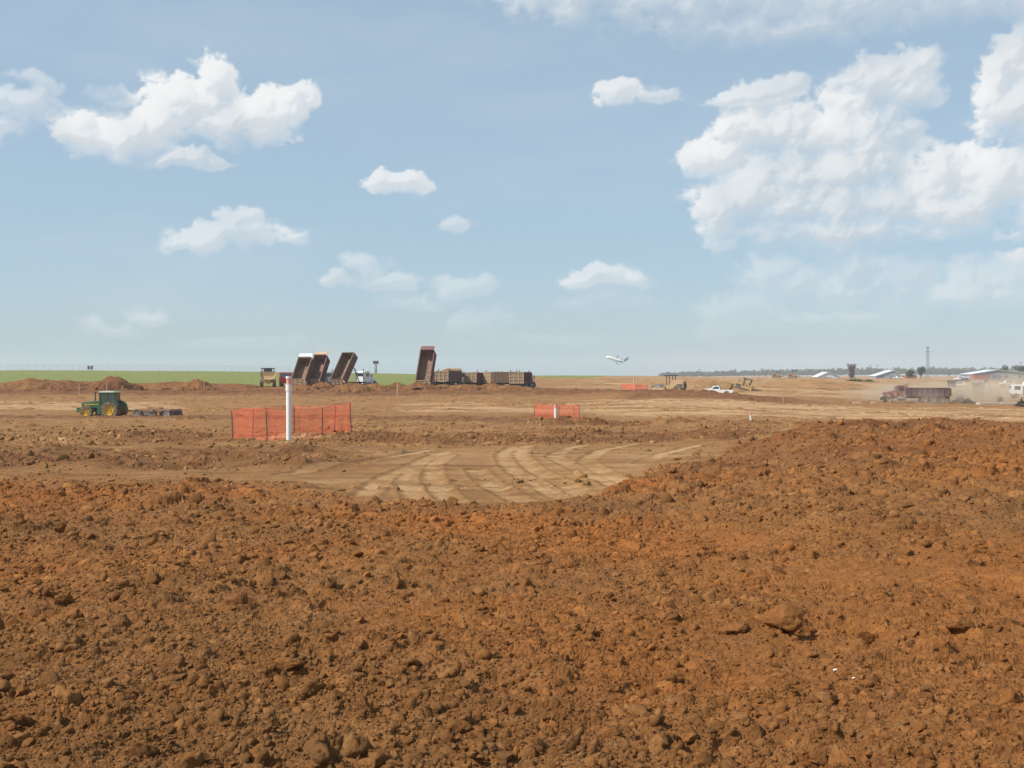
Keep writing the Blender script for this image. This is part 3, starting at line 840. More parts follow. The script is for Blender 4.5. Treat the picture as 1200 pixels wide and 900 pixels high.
# dumped heaps of soil
def dirt_pile(px, D, w, h, label, seed, dpt=None, peaks=1, pale=0.0, flat=0.0):
    n = 90; dpt = dpt or w * .8
    g = np.linspace(-1, 1, n); A, B = np.meshgrid(g, g)
    X, Y = A * w / 2, B * dpt / 2
    P = place(px, D, 0)
    r = np.sqrt(A ** 2 + B ** 2)
    r = r + .75 * fbm(A * 2.2 + seed, B * 2.2, seed, 4, .6)
    prof = np.clip(1 - r, 0, 1) ** (1.35 if flat else .62) * (1.1 if flat else .86)
    if peaks > 1:
        prof *= .7 + .5 * (np.cos(A * math.pi * peaks + seed) * .5 + .5)
    Zb = ground((X + P.x).ravel(), (Y + P.y).ravel(), False).reshape(X.shape) - P.z
    Zp = prof * h + prof ** .4 * (1 - flat) * (fbm((X + seed) / .9, Y / .9, seed + 5, 5, .7) * 1.0) * np.clip(h / 2, .3, 1)
    Z = np.where(r < 1.0, Zb + Zp, Zb - .25)
    me = grid_mesh('dirt_pile', X, Y, Z)
    rv = np.random.default_rng(seed)
    soil_attrs(me, np.zeros((n * n, 3)) + 1, (fbm(X / .5, Y / .5, seed + 3, 3) * .35).ravel() + rv.uniform(-.06, .08), bank=rv.uniform(.5, 1.), fill=np.full(n * n, rv.uniform(0, .5)))
    if pale:
        me.attributes['tan'].data.foreach_set('value', np.full(n * n, pale, np.float32)); me.attributes['bank'].data.foreach_set('value', np.zeros(n * n, np.float32)); me.attributes['fill'].data.foreach_set('value', np.zeros(n * n, np.float32))
    me.materials.append(SOIL)
    o = bpy.data.objects.new('dirt_pile', me); COL.objects.link(o); o.location = P
    return tag(o, label, 'dirt pile', 'dumped piles of soil')
PILES = [
 (75, 186, 26, 1.7, 'long low berm of turned soil behind the piles at the far left', 61),
 (205, 188, 26, 1.25, 'long low berm of turned soil at the foot of the green field', 62),
 (418, 176, 9, .9, 'wide low heap under the white cabbed tipped truck', 63),
 (600, 174, 8, .8, 'low heap of soil in front of the rightmost parked truck', 64),
 (35, 180, 16, 2.2, 'broad low dark soil pile at the far left below the grass', 6),
 (82, 176, 9, 2.0, 'rounded soil pile between the broad dark pile and the cone shaped one', 7),
 (128, 174, 9.5, 2.5, 'cone shaped light brown soil pile behind the green tractor', 8),
 (228, 178, 7, 1.9, 'small dark soil pile on its own at the foot of the green field', 9),
 (180, 182, 13, 1.1, 'low spread soil pile between the cone shaped pile and the small dark one', 10),
 (272, 184, 9, .9, 'low row of rubble left of the wheel loader', 13),
 (352, 172, 5.5, 1.0, 'low soil heap under the hanging gate of the white edged truck bed', 14),
 (378, 176, 5.0, 1.4, 'soil sliding out under the raised bed with the tan headboard', 15),
 (412, 172, 6.8, 1.5, 'fresh soil heap below the bed that leans right', 16),
 (440, 175, 6.0, 1.3, 'dark soil heap right of the white cab', 17),
 (464, 178, 4.6, 1.25, 'small soil heap behind the wooden lath', 18),
 (490, 172, 7.0, 1.3, 'soil heap at the foot of the tallest raised bed', 19),
 (546, 174, 6.0, 1.15, 'cloddy heap below the middle brown truck', 20),
 (574, 177, 4.2, 1.1, 'small pale heap beside the long parked truck', 21),
 (520, 178, 5.0, .7, 'low heap in front of the heaped truck', 22),
]
for (px, D, w, h, label, seed) in PILES:
    dirt_pile(px, D, w, h, label, seed)
# spoil mound with the bulldozer on its right flank
dirt_pile(818, 236, 26, 1.9, 'wide smooth mound of tan soil that the bulldozer works on', 44, dpt=26, pale=.42, flat=.7)
dirt_pile(960, 262, 34, 1.5, 'long flat topped mound of soil beyond the bulldozer', 45, dpt=22, pale=.38, flat=.7)

# ------------------------------------------------------------------ vehicles (x forward, y left, z up; origin on the ground)
def wheel(parent, x, y, r, w, tyre='tyre', rim='steel', rr=.55, side=1):
    """tyre with a child rim; side = +1 when the outer face looks towards +y"""
    m = MB(); n = 28
    m.lathe_y([(r * rr, -w / 2), (r * .93, -w / 2), (r, -w * .36), (r, w * .36), (r * .93, w / 2), (r * rr, w / 2), (r * rr, -w / 2)], (x, y, r), n)
    for i in range(n):
        a = i * 2 * math.pi / n
        M = Matrix.Translation((x, y, r)) @ Matrix.Rotation(-a, 4, 'Y')
        m.box(r * .985, r * 1.025, -w * .42 if i % 2 else 0.0, 0.0 if i % 2 else w * .42, -r * .05, r * .05, M)
    t = m.build('wheel', Mt[tyre], parent)
    k = MB(); k.lathe_y([(.01, side * w * .10), (r * rr * .45, side * w * .12), (r * rr * .55, side * w * .30), (r * rr * .9, side * w * .22), (r * rr, side * w * .5), (r * rr * .99, -side * w * .45), (.01, -side * w * .2)], (x, y, r), n)
    k.tube((x, y + side * w * .1, r), (x, y + side * w * .42, r), r * .14, r * .11, 10)
    k.build('rim', Mt[rim], t)
    return t

def dump_truck(px, D, head, raise_deg, label, bed='bed_tan', gate='bed_tan', cabc='white', cabl=None, axles=2, bl=5.2, bh=1.35, cap=None, load=0, group='dump trucks unloading soil', sc=1.0, dx=0, rim='steel', loadlabel=None, hood=True):
    """head: heading in degrees clockwise from straight away from the camera"""
    P = place(px, D, .22 if D > 175 else .03)
    root = empty('dump_truck', P, R(90 - head), label, 'dump truck', group); root.scale = (sc, sc, sc)
    RX = -bl - .15                                         # bed runs from x=0 back to x=-bl
    f = MB()
    for y in (-.42, .42):
        f.box(RX, 3.9, y - .06, y + .06, .78, 1.02)
    for x in (RX + .3, -3, -1.5, .4, 2.2):
        f.box(x, x + .12, -.42, .42, .82, .98)
    f.box(3.9, 4.08, -1.15, 1.15, .48, .86)
    f.box(RX - .05, RX + .05, -1.0, 1.0, .72, .9)
    fr = f.build('chassis', Mt['black'], root)
    ft = MB().tube((.55, .95, .72), (1.75, .95, .72), .30, n=14).build('fuel_tank', Mt['steel'], root)
    ft2 = MB().tube((.55, -.95, .72), (1.45, -.95, .72), .28, n=14).build('air_tank', Mt['steel'], root)
    # cab
    c = MB(); c.prism([(.35, 1.0), (2.15, 1.0), (2.15, 1.85), (1.9, 2.72), (1.55, 2.86), (.45, 2.82), (.35, 2.7)], -1.0, 1.0)
    cab = c.build('cab', Mt[cabc], root, bevel=.05)
    g = MB(); g.box(.75, 1.55, 1.0, 1.012, 1.9, 2.5); g.box(.75, 1.55, -1.012, -1.0, 1.9, 2.5); g.box(.338, .35, -.7, .7, 1.95, 2.5)
    g.hexa([(2.16, -.88, 1.92), (2.16, .88, 1.92), (2.15, .88, 1.92), (2.15, -.88, 1.92), (1.965, -.85, 2.6), (1.965, .85, 2.6), (1.93, .85, 2.6), (1.93, -.85, 2.6)])
    g.build('window', Mt['glass'], cab)
    for s in (-1, 1):
        MB().box(1.98, 2.05, s * 1.28 - .1, s * 1.28 + .1, 1.75, 2.35).tube((1.95, s * 1.0, 2.25), (2.0, s * 1.28, 2.25), .02, n=5).build('mirror', Mt['steel'], cab)
        MB().prism([(.95, 1.0), (1.85, 1.0), (1.85, 1.85), (.95, 1.85)], s * 1.0 - .012 * (s < 0), s * 1.0 + .012 * (s > 0)).build('door', Mt[cabl or cabc], cab)
    h = MB(); h.prism([(2.15, 1.05), (2.6, 1.3), (3.15, 1.4), (3.7, 1.2), (3.85, .95), (3.92, .9), (3.9, 1.62), (3.7, 1.72), (2.15, 1.98)], -.82, .82, taper=lambda x, z: 1 - .16 * max(0, (x - 2.15) / 1.75))
    hd = h.build('hood', Mt[cabc], root, bevel=.05)
    MB().box(3.9, 3.95, -.5, .5, .92, 1.52).build('grille', Mt['steel'], hd)
    for s in (-1, 1):
        MB().tube((3.86, s * .72, 1.2), (3.96, s * .72, 1.2), .11, n=10).build('headlight', Mt['white'], hd)
        # front fender arches
        fe = MB(); n = 8
        for i in range(n):
            a0, a1 = math.pi * i / n, math.pi * (i + 1) / n
            q = [(3.0 + .68 * math.cos(a), .62 + .68 * math.sin(a)) for a in (a0, a1)]; q2 = [(3.0 + .62 * math.cos(a), .62 + .62 * math.sin(a)) for a in (a0, a1)]
            y0, y1 = s * .72, s * 1.16
            fe.hexa([(q2[0][0], y0, q2[0][1]), (q2[1][0], y0, q2[1][1]), (q2[1][0], y1, q2[1][1]), (q2[0][0], y1, q2[0][1]), (q[0][0], y0, q[0][1]), (q[1][0], y0, q[1][1]), (q[1][0], y1, q[1][1]), (q[0][0], y1, q[0][1])])
        fe.build('fender', Mt[cabc], root)
        MB().tube((.2, s * .82, 1.1), (.2, s * .82, 3.05), .075, n=8).tube((.2, s * .82, 3.05), (.05, s * .82, 3.25), .075, n=8).build('exhaust', Mt['steel'], root)
        MB().box(RX + .15, RX + .19, s * .95 - .3, s * .95 + .3, .3, .95).build('mudflap', Mt['black'], root)
        wheel(root, 3.0, s * .98, .52, .30, rim=rim, side=s)
        for k in range(axles):
            wheel(root, RX + 1.15 + 1.35 * k, s * .88, .52, .56, rim=rim, side=s)
    # bed, tipped round the hinge at its rear
    hinge = Vector((RX + .35, 0, 1.08))
    M = Matrix.Translation(hinge) @ Matrix.Rotation(R(-raise_deg), 4, 'Y') @ Matrix.Translation(-hinge)
    W2, z0 = 1.2, 1.10
    b = MB()
    b.box(RX, 0, -W2, W2, z0, z0 + .06, M)
    for s in (-1, 1):
        b.box(RX, 0, min(s * W2, s * (W2 - .06)), max(s * W2, s * (W2 - .06)), z0 + .06, z0 + bh, M)
        b.box(RX, .02, min(s * (W2 + .06), s * (W2 - .08)), max(s * (W2 + .06), s * (W2 - .08)), z0 + bh, z0 + bh + .10, M)
        b.box(RX, .02, min(s * (W2 + .05), s * W2), max(s * (W2 + .05), s * W2), z0 + .0, z0 + .14, M)
        for i in range(8):
            x = RX + .12 + (bl - .1) * i / 7
            b.box(x - .05, x + .05, min(s * W2, s * (W2 + .12)), max(s * W2, s * (W2 + .12)), z0 + .14, z0 + bh, M)
        b.box(RX, 0, s * .4 - .06, s * .4 + .06, z0 - .18, z0, M)
    b.box(0, .07, -W2, W2, z0, z0 + bh + .12, M)
    for zz in (.3, .7, 1.05):
        b.box(.07, .12, -W2, W2, z0 + zz, z0 + zz + .1, M)
    bd = b.build('bed', Mt[bed], root)
    li = MB(); li.box(RX + .02, -.01, -W2 + .062, W2 - .062, z0 + .062, z0 + .075, M)
    for s in (-1, 1):
        y = s * (W2 - .068); li.box(RX + .02, -.01, y - .006, y + .006, z0 + .08, z0 + bh - .02, M)
    li.box(-.012, -.004, -W2 + .08, W2 - .08, z0 + .08, z0 + bh, M)
    li.build('bed_lining', Mt['bedin'], bd)
    if cap:                                                # board above the cab end
        k = MB(); k.box(0.0, .9, -W2 * .96, W2 * .96, z0 + bh + .12, z0 + bh + .18, M)
        k.box(-.02, .05, -W2 * .96, W2 * .96, z0 + bh + .12, z0 + bh + .55, M)
        for zz in (.2, .38):
            k.box(-.06, -.02, -W2 * .9, W2 * .9, z0 + bh + zz, z0 + bh + zz + .07, M)
        k.build('cab_guard', Mt[cap], bd)
    # tailgate: hangs from its top hinge when the bed is up
    top = M @ Vector((RX - .05, 0, z0 + bh))
    t = MB()
    if raise_deg > 5:
        G = Matrix.Translation(top) @ Matrix.Rotation(R(-4), 4, 'Y')
    else:
        G = Matrix.Translation(top)
    t.box(-.03, .03, -W2, W2, -bh, 0, G)
    for zz in (-bh, -bh * .68, -bh * .36, -.09):
        t.box(-.10, -.03, -W2, W2, zz, zz + .10, G)
    for yy in (-W2, -W2 * .36, W2 * .36 - .1, W2 - .12):
        t.box(-.115, -.03, yy, yy + .12, -bh, .01, G)
    tg = t.build('tailgate', Mt[gate], bd); tg.data.materials.append(Mt['gate_panel'])
    tg.data.polygons.foreach_set('material_index', [1 if i < 6 else 0 for i in range(len(tg.data.polygons))])
    if raise_deg > 5:
        p1 = M @ Vector((-.5, 0, z0)); MB().tube((.12, 0, 1.0), tuple(p1), .10, .07, n=10).build('hoist', Mt['steel'], root)
    root_m = Matrix.Translation(P) @ Matrix.Rotation(R(90 - head), 4, 'Z') @ Matrix.Scale(sc, 4)
    if load:
        n = 34; g_ = np.linspace(0, 1, n); A, B = np.meshgrid(g_, g_)
        X = RX + .08 + A * (bl - .1); Y = (B - .5) * 2 * (W2 - .09)
        e = np.minimum(np.minimum(A, 1 - A) * 2.6, np.minimum(B, 1 - B) * 2.2)
        Z = z0 + bh - .22 + load * np.clip(e, 0, 1) ** .7 * (.75 + .9 * fbm(A * 4 + px, B * 3, 5, 4)) + fbm(X / .3, Y / .3, 8, 3) * .18
        Z[0, :] = Z[-1, :] = z0 + .5; Z[:, 0] = Z[:, -1] = z0 + .5
        co = (np.array(root_m) @ np.stack([X.ravel(), Y.ravel(), Z.ravel(), np.ones(n * n)]))[:3].T
        co -= np.array(P); me = grid_mesh('soil_load', co[:, 0].reshape(n, n), co[:, 1].reshape(n, n), co[:, 2].reshape(n, n))
        soil_attrs(me, co, np.zeros(n * n), bank=.3, fill=np.full(n * n, .7)); me.materials.append(SOIL)
        o = bpy.data.objects.new('soil_load', me); COL.objects.link(o); o.location = P
        tag(o, loadlabel, 'soil load', 'loads of soil in the truck beds')
    return root

# pixel positions are those of the rear end; the root sits under the bed's front, so step forward along the heading
def truck_at_rear(px, D, head, *a, bl=5.2, sc=1.0, **k):
    off = bl * sc * .97
    D2 = D + off * math.cos(R(head)); x = (px - 600) / F * D + off * math.sin(R(head))
    return dump_truck(600 + x / D2 * F, D2, head, *a, bl=bl, sc=sc, **k)
truck_at_rear(353, 180, 12, 50, 'tipped dump truck with a white painted top edge, leftmost of the raised beds', bed='bed_brown', cap='white', gate='bed_tan', cabc='grey', bh=1.3, bl=4.2)
truck_at_rear(371, 182, 14, 52, 'tipped dump truck with maroon side and tan headboard, beside the white edged one', bed='bed_maroon', cap='bed_tan', gate='bed_tan', cabc='grey', bl=4.6)
truck_at_rear(400, 182, 27, 53, 'tipped dump truck whose brown bed leans right, between two truck cabs', bed='bed_brown', gate='bed_brown', cabc='white', bl=5.2)
truck_at_rear(498, 179, 12, 60, 'tipped dump truck with the tallest raised bed, standing apart from the others', bed='bed_maroon', cap='bed_maroon', gate='bed_tan', cabc='bed_brown', bl=5.3, bh=1.3, sc=1.0)
truck_at_rear(519, 184, 20, 0, 'dump truck with its bed down and heaped with soil, beside the tallest raised bed', bed='bed_brown', gate='bed_tan', cap='bed_tan', load=.75, loadlabel='heaped brown soil showing above the tailgate beside the tallest raised bed', bl=5.4, bh=1.75)
truck_at_rear(552, 190, 20, 0, 'dark sided dump truck, bed down, in the gap between the heaped truck and long truck', bed='bed_maroon', gate='bed_tan', load=.45, loadlabel='low load of soil in the dark sided middle truck', bl=5.2, bh=1.6)
truck_at_rear(606, 178, 14, 0, 'parked dump truck at the right end of the row, ribbed tan tailgate and maroon side', bed='bed_maroon', gate='bed_tan', cabc='rust', load=.3, loadlabel='level load of soil in the rightmost parked truck', bl=5.0, bh=1.75)
# the long truck seen side on, facing left, behind the last one
truck_at_rear(572, 191, 50, 0, 'long pale brown dump truck seen half side on behind the rightmost parked truck', bed='bed_tan', gate='bed_tan', cabc='tan_body', axles=2, bl=5.6, bh=1.7, load=.4, sc=1.05, loadlabel='soil heaped in the long half side on truck')

dump_truck(1064, 174, -80, 0, 'maroon dump truck with dusty purple ribbed bed driving left through dust', bed='bed_purple', gate='bed_purple', cabc='maroon', cabl='maroon', axles=3, bl=6.0, bh=1.25, load=.25, loadlabel='level load of soil in the maroon truck in the dust', group='dump trucks in the site', rim='bed_tan')

def pickup(px, D, head, label, body='white', cat='pickup truck', name='pickup_truck', sink=.03, group=None):
    P = place(px, D, sink); root = empty(name, P, R(90 - head), label, cat, group)
    arch = lambda cx: [(cx + .48 * math.cos(a), .38 + .50 * math.sin(a)) for a in [math.pi * i / 6 for i in range(7)]]
    prof = [(-2.75, .48)] + arch(-1.65)[::-1] + arch(1.75)[::-1] + [(2.6, .42), (2.72, .6), (2.66, 1.02), (2.45, 1.12), (1.15, 1.22), (1.1, 1.14), (-.55, 1.14), (-.56, 1.06), (-2.72, 1.06), (-2.78, .6)]
    b = MB().prism(prof, -.95, .95); bd = b.build('body', Mt[body], root, bevel=.04)
    MB().box(-2.6, -.66, -.82, .82, 1.055, 1.075).build('cargo_bed', Mt['black'], bd)
    c = MB(); c.hexa([(-.56, -.86, 1.13), (1.12, -.86, 1.13), (1.12, .86, 1.13), (-.56, .86, 1.13), (-.42, -.70, 1.72), (.38, -.70, 1.72), (.38, .70, 1.72), (-.42, .70, 1.72)])
    cb = c.build('cab', Mt[body], root, bevel=.05)
    g = MB()
    for s in (-1, 1):
        o = lambda x, z: (x, s * (.862 + .012 - .16 * (z - 1.13) / .59), z)
        p = [o(-.38, 1.2), o(.85, 1.2), o(.32, 1.62), o(-.34, 1.62)]
        g.hexa(p + [(a_, b_ - s * .02, c_) for a_, b_, c_ in p])
    g.hexa([(1.08, -.78, 1.2), (1.08, .78, 1.2), (1.05, .78, 1.2), (1.05, -.78, 1.2), (.47, -.66, 1.67), (.47, .66, 1.67), (.44, .66, 1.67), (.44, -.66, 1.67)])
    g.box(-.56, -.53, -.6, .6, 1.25, 1.6)
    g.build('window', Mt['glass'], cb)
    for s in (-1, 1):
        wheel(root, 1.75, s * .82, .38, .24, side=s); wheel(root, -1.65, s * .82, .38, .24, side=s)
        MB().box(2.62, 2.70, s * .72 - .14, s * .72 + .14, .75, .92).build('headlight', Mt['steel'], bd)
        MB().box(-2.80, -2.75, s * .85 - .07, s * .85 + .07, .72, 1.0).build('tail_light', Mt['redcab'], bd)
    MB().box(2.66, 2.82, -.9, .9, .42, .6).box(-2.9, -2.78, -.9, .9, .42, .58).build('bumper', Mt['steel'], root)
    return root
pk = pickup(839.5, 200, -82, 'white pickup truck standing side on behind the low brown bank'); pk.scale = (1.1, 1.1, 1.1)
def box_cab_truck(px, D, head, label, body, tank=None):
    P = place(px, D); root = empty('water_truck' if tank else 'flatbed_truck', P, R(90 - head), label, 'truck')
    MB().box(-5, 2.2, -.45, .45, .7, .95).build('chassis', Mt['black'], root)
    cb = MB().prism([(.2, .75), (2.1, .75), (2.2, 1.6), (1.9, 2.5), (.2, 2.5)], -1.05, 1.05).build('cab', Mt[body], root, bevel=.05)
    MB().box(.6, 1.6, 1.05, 1.06, 1.6, 2.25).box(.6, 1.6, -1.06, -1.05, 1.6, 2.25).box(.19, .2, -.7, .7, 1.7, 2.3).hexa([(2.17, -.9, 1.68), (2.19, -.9, 1.68), (2.19, .9, 1.68), (2.17, .9, 1.68), (1.93, -.85, 2.35), (1.98, -.85, 2.35), (1.98, .85, 2.35), (1.93, .85, 2.35)]).build('window', Mt['glass'], cb)
    if tank:
        m = MB(); m.tube((-4.9, 0, 1.95), (0, 0, 1.95), 1.05, n=24).tube((-5.15, 0, 1.95), (-4.9, 0, 1.95), .7, 1.05, n=24).tube((-2.5, 0, 2.95), (-2.5, 0, 3.15), .3, n=12)
        m.build('tank', Mt[tank], root, smooth=True)
    else:
        MB().box(-5, 0, -1.1, 1.1, .98, 1.1).build('flatbed', Mt['steel'], root)
    for s in (-1, 1):
        for x in (1.3, -3.0, -4.2):
            wheel(root, x, s * .88, .5, .35, side=s)
    return root
box_cab_truck(1199, 196, -75, 'white tank truck in the dust, cut off by the edge of the picture', 'white', 'white')
box_cab_truck(335.5, 186, 172, 'red flatbed truck mostly hidden behind the top of the white standpipe', 'redcab')

# ---- tractor with disc harrow
def tractor(px, D, head):
    P = place(px, D, .08); root = empty('tractor', P, R(90 - head), 'dark green farm tractor with yellow wheels pulling a disc harrow', 'tractor')
    MB().box(-1.0, 2.0, -.28, .28, .72, 1.15).box(-1.1, -.3, -.5, .5, .6, 1.3).tube((-.95, -1.0, .92), (-.95, 1.0, .92), .12, n=10).tube((1.55, -.85, .72), (1.55, .85, .72), .10, n=10).build('chassis', Mt['black'], root)
    h = MB().prism([(.35, 1.05), (2.25, 1.02), (2.4, 1.2), (2.38, 1.58), (2.2, 1.68), (.35, 1.86)], -.40, .40).build('hood', Mt['green'], root, bevel=.04)
    MB().box(2.39, 2.43, -.34, .34, 1.1, 1.6).build('grille', Mt['black'], h)
    MB().box(.6, 2.2, .40, .408, 1.42, 1.5).box(.6, 2.2, -.408, -.40, 1.42, 1.5).build('side_stripe', Mt['yellow'], h)
    w = MB()
    for i in range(8):
        w.box(2.55, 2.95, -.42 + i * .105, -.335 + i * .105, .62, 1.12)
    w.box(2.2, 2.6, -.35, .35, .75, 1.0); w.build('front_weight', Mt['green'], root)
    cab = MB()
    z0, z1 = 1.35, 2.62
    for (x, xt) in ((.30, .22), (-.45, -.45), (-1.2, -1.1)):
        for s in (-1, 1):
            y = s * .72
            cab.hexa([(x - .045, y - .04, z0), (x + .045, y - .04, z0), (x + .045, y + .04, z0), (x - .045, y + .04, z0), (xt - .045, y - .04, z1), (xt + .045, y - .04, z1), (xt + .045, y + .04, z1), (xt - .045, y + .04, z1)])
    cab.box(-1.2, .35, -.76, .76, 1.15, 1.45)
    cb = cab.build('cab', Mt['green'], root)
    MB().box(-1.28, .38, -.82, .82, 2.62, 2.80).build('cab_roof', material('pale_cab_roof', (.40, .48, .36), .5), cb, bevel=.06)
    g = MB()
    for s in (-1, 1):
        g.box(-1.1, -.5, s * .72 - .008, s * .72 + .008, 1.45, 2.6); g.box(-.4, .18, s * .72 - .008, s * .72 + .008, 1.45, 2.6)
    g.box(.255, .27, -.68, .68, 1.45, 2.6); g.box(-1.17, -1.155, -.68, .68, 1.5, 2.6)
    g.build('window', leafglass, cb)
    MB().box(-.95, -.45, -.25, .25, 1.45, 1.6).box(-1.0, -.88, -.25, .25, 1.6, 2.15).build('seat', Mt['black'], cb)
    for s in (-1, 1):
        fe = MB(); n = 10
        for i in range(n):
            a0, a1 = R(20 + 130 * i / n), R(20 + 130 * (i + 1) / n)
            q = [(-.95 + .99 * math.cos(a), .88 + .99 * math.sin(a)) for a in (a0, a1)]; q2 = [(-.95 + .95 * math.cos(a), .88 + .95 * math.sin(a)) for a in (a0, a1)]
            y0, y1 = s * .66, s * 1.12
            fe.hexa([(q2[0][0], y0, q2[0][1]), (q2[1][0], y0, q2[1][1]), (q2[1][0], y1, q2[1][1]), (q2[0][0], y1, q2[0][1]), (q[0][0], y0, q[0][1]), (q[1][0], y0, q[1][1]), (q[1][0], y1, q[1][1]), (q[0][0], y1, q[0][1])])
        fe.build('fender', Mt['green'], root)
        wheel(root, -.95, s * 1.0, .88, .52, rim='yellow', rr=.56, side=s)
        wheel(root, 1.6, s * .95, .68, .42, rim='yellow', rr=.52, side=s)
    MB().tube((1.05, .16, 1.7), (1.05, .16, 2.75), .06, n=8).build('exhaust', Mt['black'], root)
    MB().tube((.72, -.1, 1.7), (.72, -.1, 2.5), .055, n=8).tube((.72, -.1, 2.5), (.72, -.1, 2.62), .1, n=8).build('air_intake', Mt['black'], root)
    MB().box(.1, .45, .5, .95, .45, 1.25).build('step', Mt['green'], root)
    return root
leafglass = material('cab_glass', (.045, .075, .07), .1, spec=.8)
tractor(124, 112, -84)
def harrow(px, D, head):
    P = place(px, D, .05); root = empty('disc_harrow', P, R(90 - head), 'orange framed disc harrow hitched behind the green tractor', 'disc harrow')
    f = MB(); f.box(-2.2, 1.6, -.9, -.78, .62, .78).box(-2.2, 1.6, .78, .9, .62, .78)
    for x in (-2.2, -.4, 1.5):
        f.box(x - .07, x + .07, -1.5, 1.5, .62, .78)
    f.box(1.5, 3.9, -.08, .08, .5, .64).box(-.8, .6, -.3, .3, .78, .95)
    f.tube((-.5, 0, .8), (1.4, 0, 1.25), .05, n=6)
    f.build('frame', Mt['orangemet'], root)
    for gx, sk in ((1.0, .25), (-1.5, -.25)):
        d = MB()
        for i in range(9):
            y = -1.45 + i * .36; x = gx + sk * (y if True else 0)
            d.lathe_y([(.01, -.05), (.30, -.01), (.33, .02), (.30, 0.0), (.01, -.03)], (x, y, .32), 14)
        d.tube((gx - sk * 1.5, -1.5, .32), (gx + sk * 1.5, 1.5, .32), .04, n=6)
        d.build('disc_gang', Mt['steel'], root)
    for s in (-1, 1):
        wheel(root, -.4, s * 1.15, .36, .22, side=s)
    return root
harrow(181, 112, -84)
def drag(px, D):
    P = place(px, D, .06); root = empty('roller_packer', P, R(90 + 84), 'dark packer roller trailing the orange disc harrow', 'roller')
    MB().tube((0, -1.3, .34), (0, 1.3, .34), .34, n=16).build('drum', Mt['rust'], root)
    MB().box(-.1, 2.3, -.06, .06, .38, .48).box(-.06, .06, -1.4, 1.4, .66, .76).box(-.05, .05, -1.4, -1.34, .34, .72).box(-.05, .05, 1.34, 1.4, .34, .72).build('frame', Mt['rust'], root)
drag(204, 112.6)

# ---- wheel loader facing the camera
def loader(px, D, head, label, body='tan_body', lift=1.35, group=None, name='wheel_loader'):
    P = place(px, D); root = empty(name, P, R(90 - head), label, 'wheel loader', group)
    MB().prism([(-3.4, .9), (-.4, .8), (-.4, 1.9), (-3.1, 2.0), (-3.4, 1.7)], -.85, .85).build('engine_body', Mt[body], root, bevel=.06)
    MB().box(-.4, 1.5, -.45, .45, .75, 1.35).box(-.6, 1.7, -.3, .3, .6, .8).build('chassis', Mt[body], root)
    cb = MB()
    for x in (-1.3, -.1):
        for y in (-1.0, 0.05, 1.0):
            cb.box(x - .06, x + .06, y - .06, y + .06, 1.9, 3.15)
    cb.box(-1.42, .05, -1.15, 1.15, 3.15, 3.30); cb.box(-1.35, 0, -.8, .8, 1.75, 1.95)
    c = cb.build('cab', Mt['black'], root)
    MB().box(-.07, -.05, -.7, .7, 1.95, 3.15).box(-1.35, -1.33, -.7, .7, 1.95, 3.15).box(-1.25, -.15, .75, .76, 2.0, 3.1).box(-1.25, -.15, -.76, -.75, 2.0, 3.1).build('window', leafglass, c)
    for s in (-1, 1):
        wheel(root, 1.0, s * 1.05, .72, .55, rim='tan_body', side=s); wheel(root, -2.1, s * 1.05, .72, .55, rim='tan_body', side=s)
        MB().hexa([(.5, s * .5 - .08, 1.5), (.6, s * .5 - .08, 1.2), (.6, s * .5 + .08, 1.2), (.5, s * .5 + .08, 1.5), (2.5, s * .5 - .08, lift + .15), (2.55, s * .5 - .08, lift - .15), (2.55, s * .5 + .08, lift - .15), (2.5, s * .5 + .08, lift + .15)]).build('lift_arm', Mt[body], root)
    tp = lambda x, z: 1 if z > lift + .6 else .62 + .38 * max(0, (z - lift + .42) / 1.02)
    b = MB(); pr = [(2.45, lift + .95), (2.4, lift + .2), (2.65, lift - .35), (3.3, lift - .42), (3.3, lift - .36), (2.72, lift - .28), (2.5, lift + .22), (2.52, lift + .95)]
    b.prism(pr, -1.4, 1.4, taper=tp)
    for s in (-1, 1):
        b.prism([(2.45, lift + .95), (2.4, lift + .2), (2.65, lift - .35), (3.3, lift - .40), (2.9, lift + .4)], min(s * 1.4, s * 1.34), max(s * 1.4, s * 1.34), taper=tp)
    b.build('bucket', Mt[body], root)
    return root
loader(314, 186, 168, 'dusty tan wheel loader with a dark cab, left of the tipped trucks', lift=1.75)

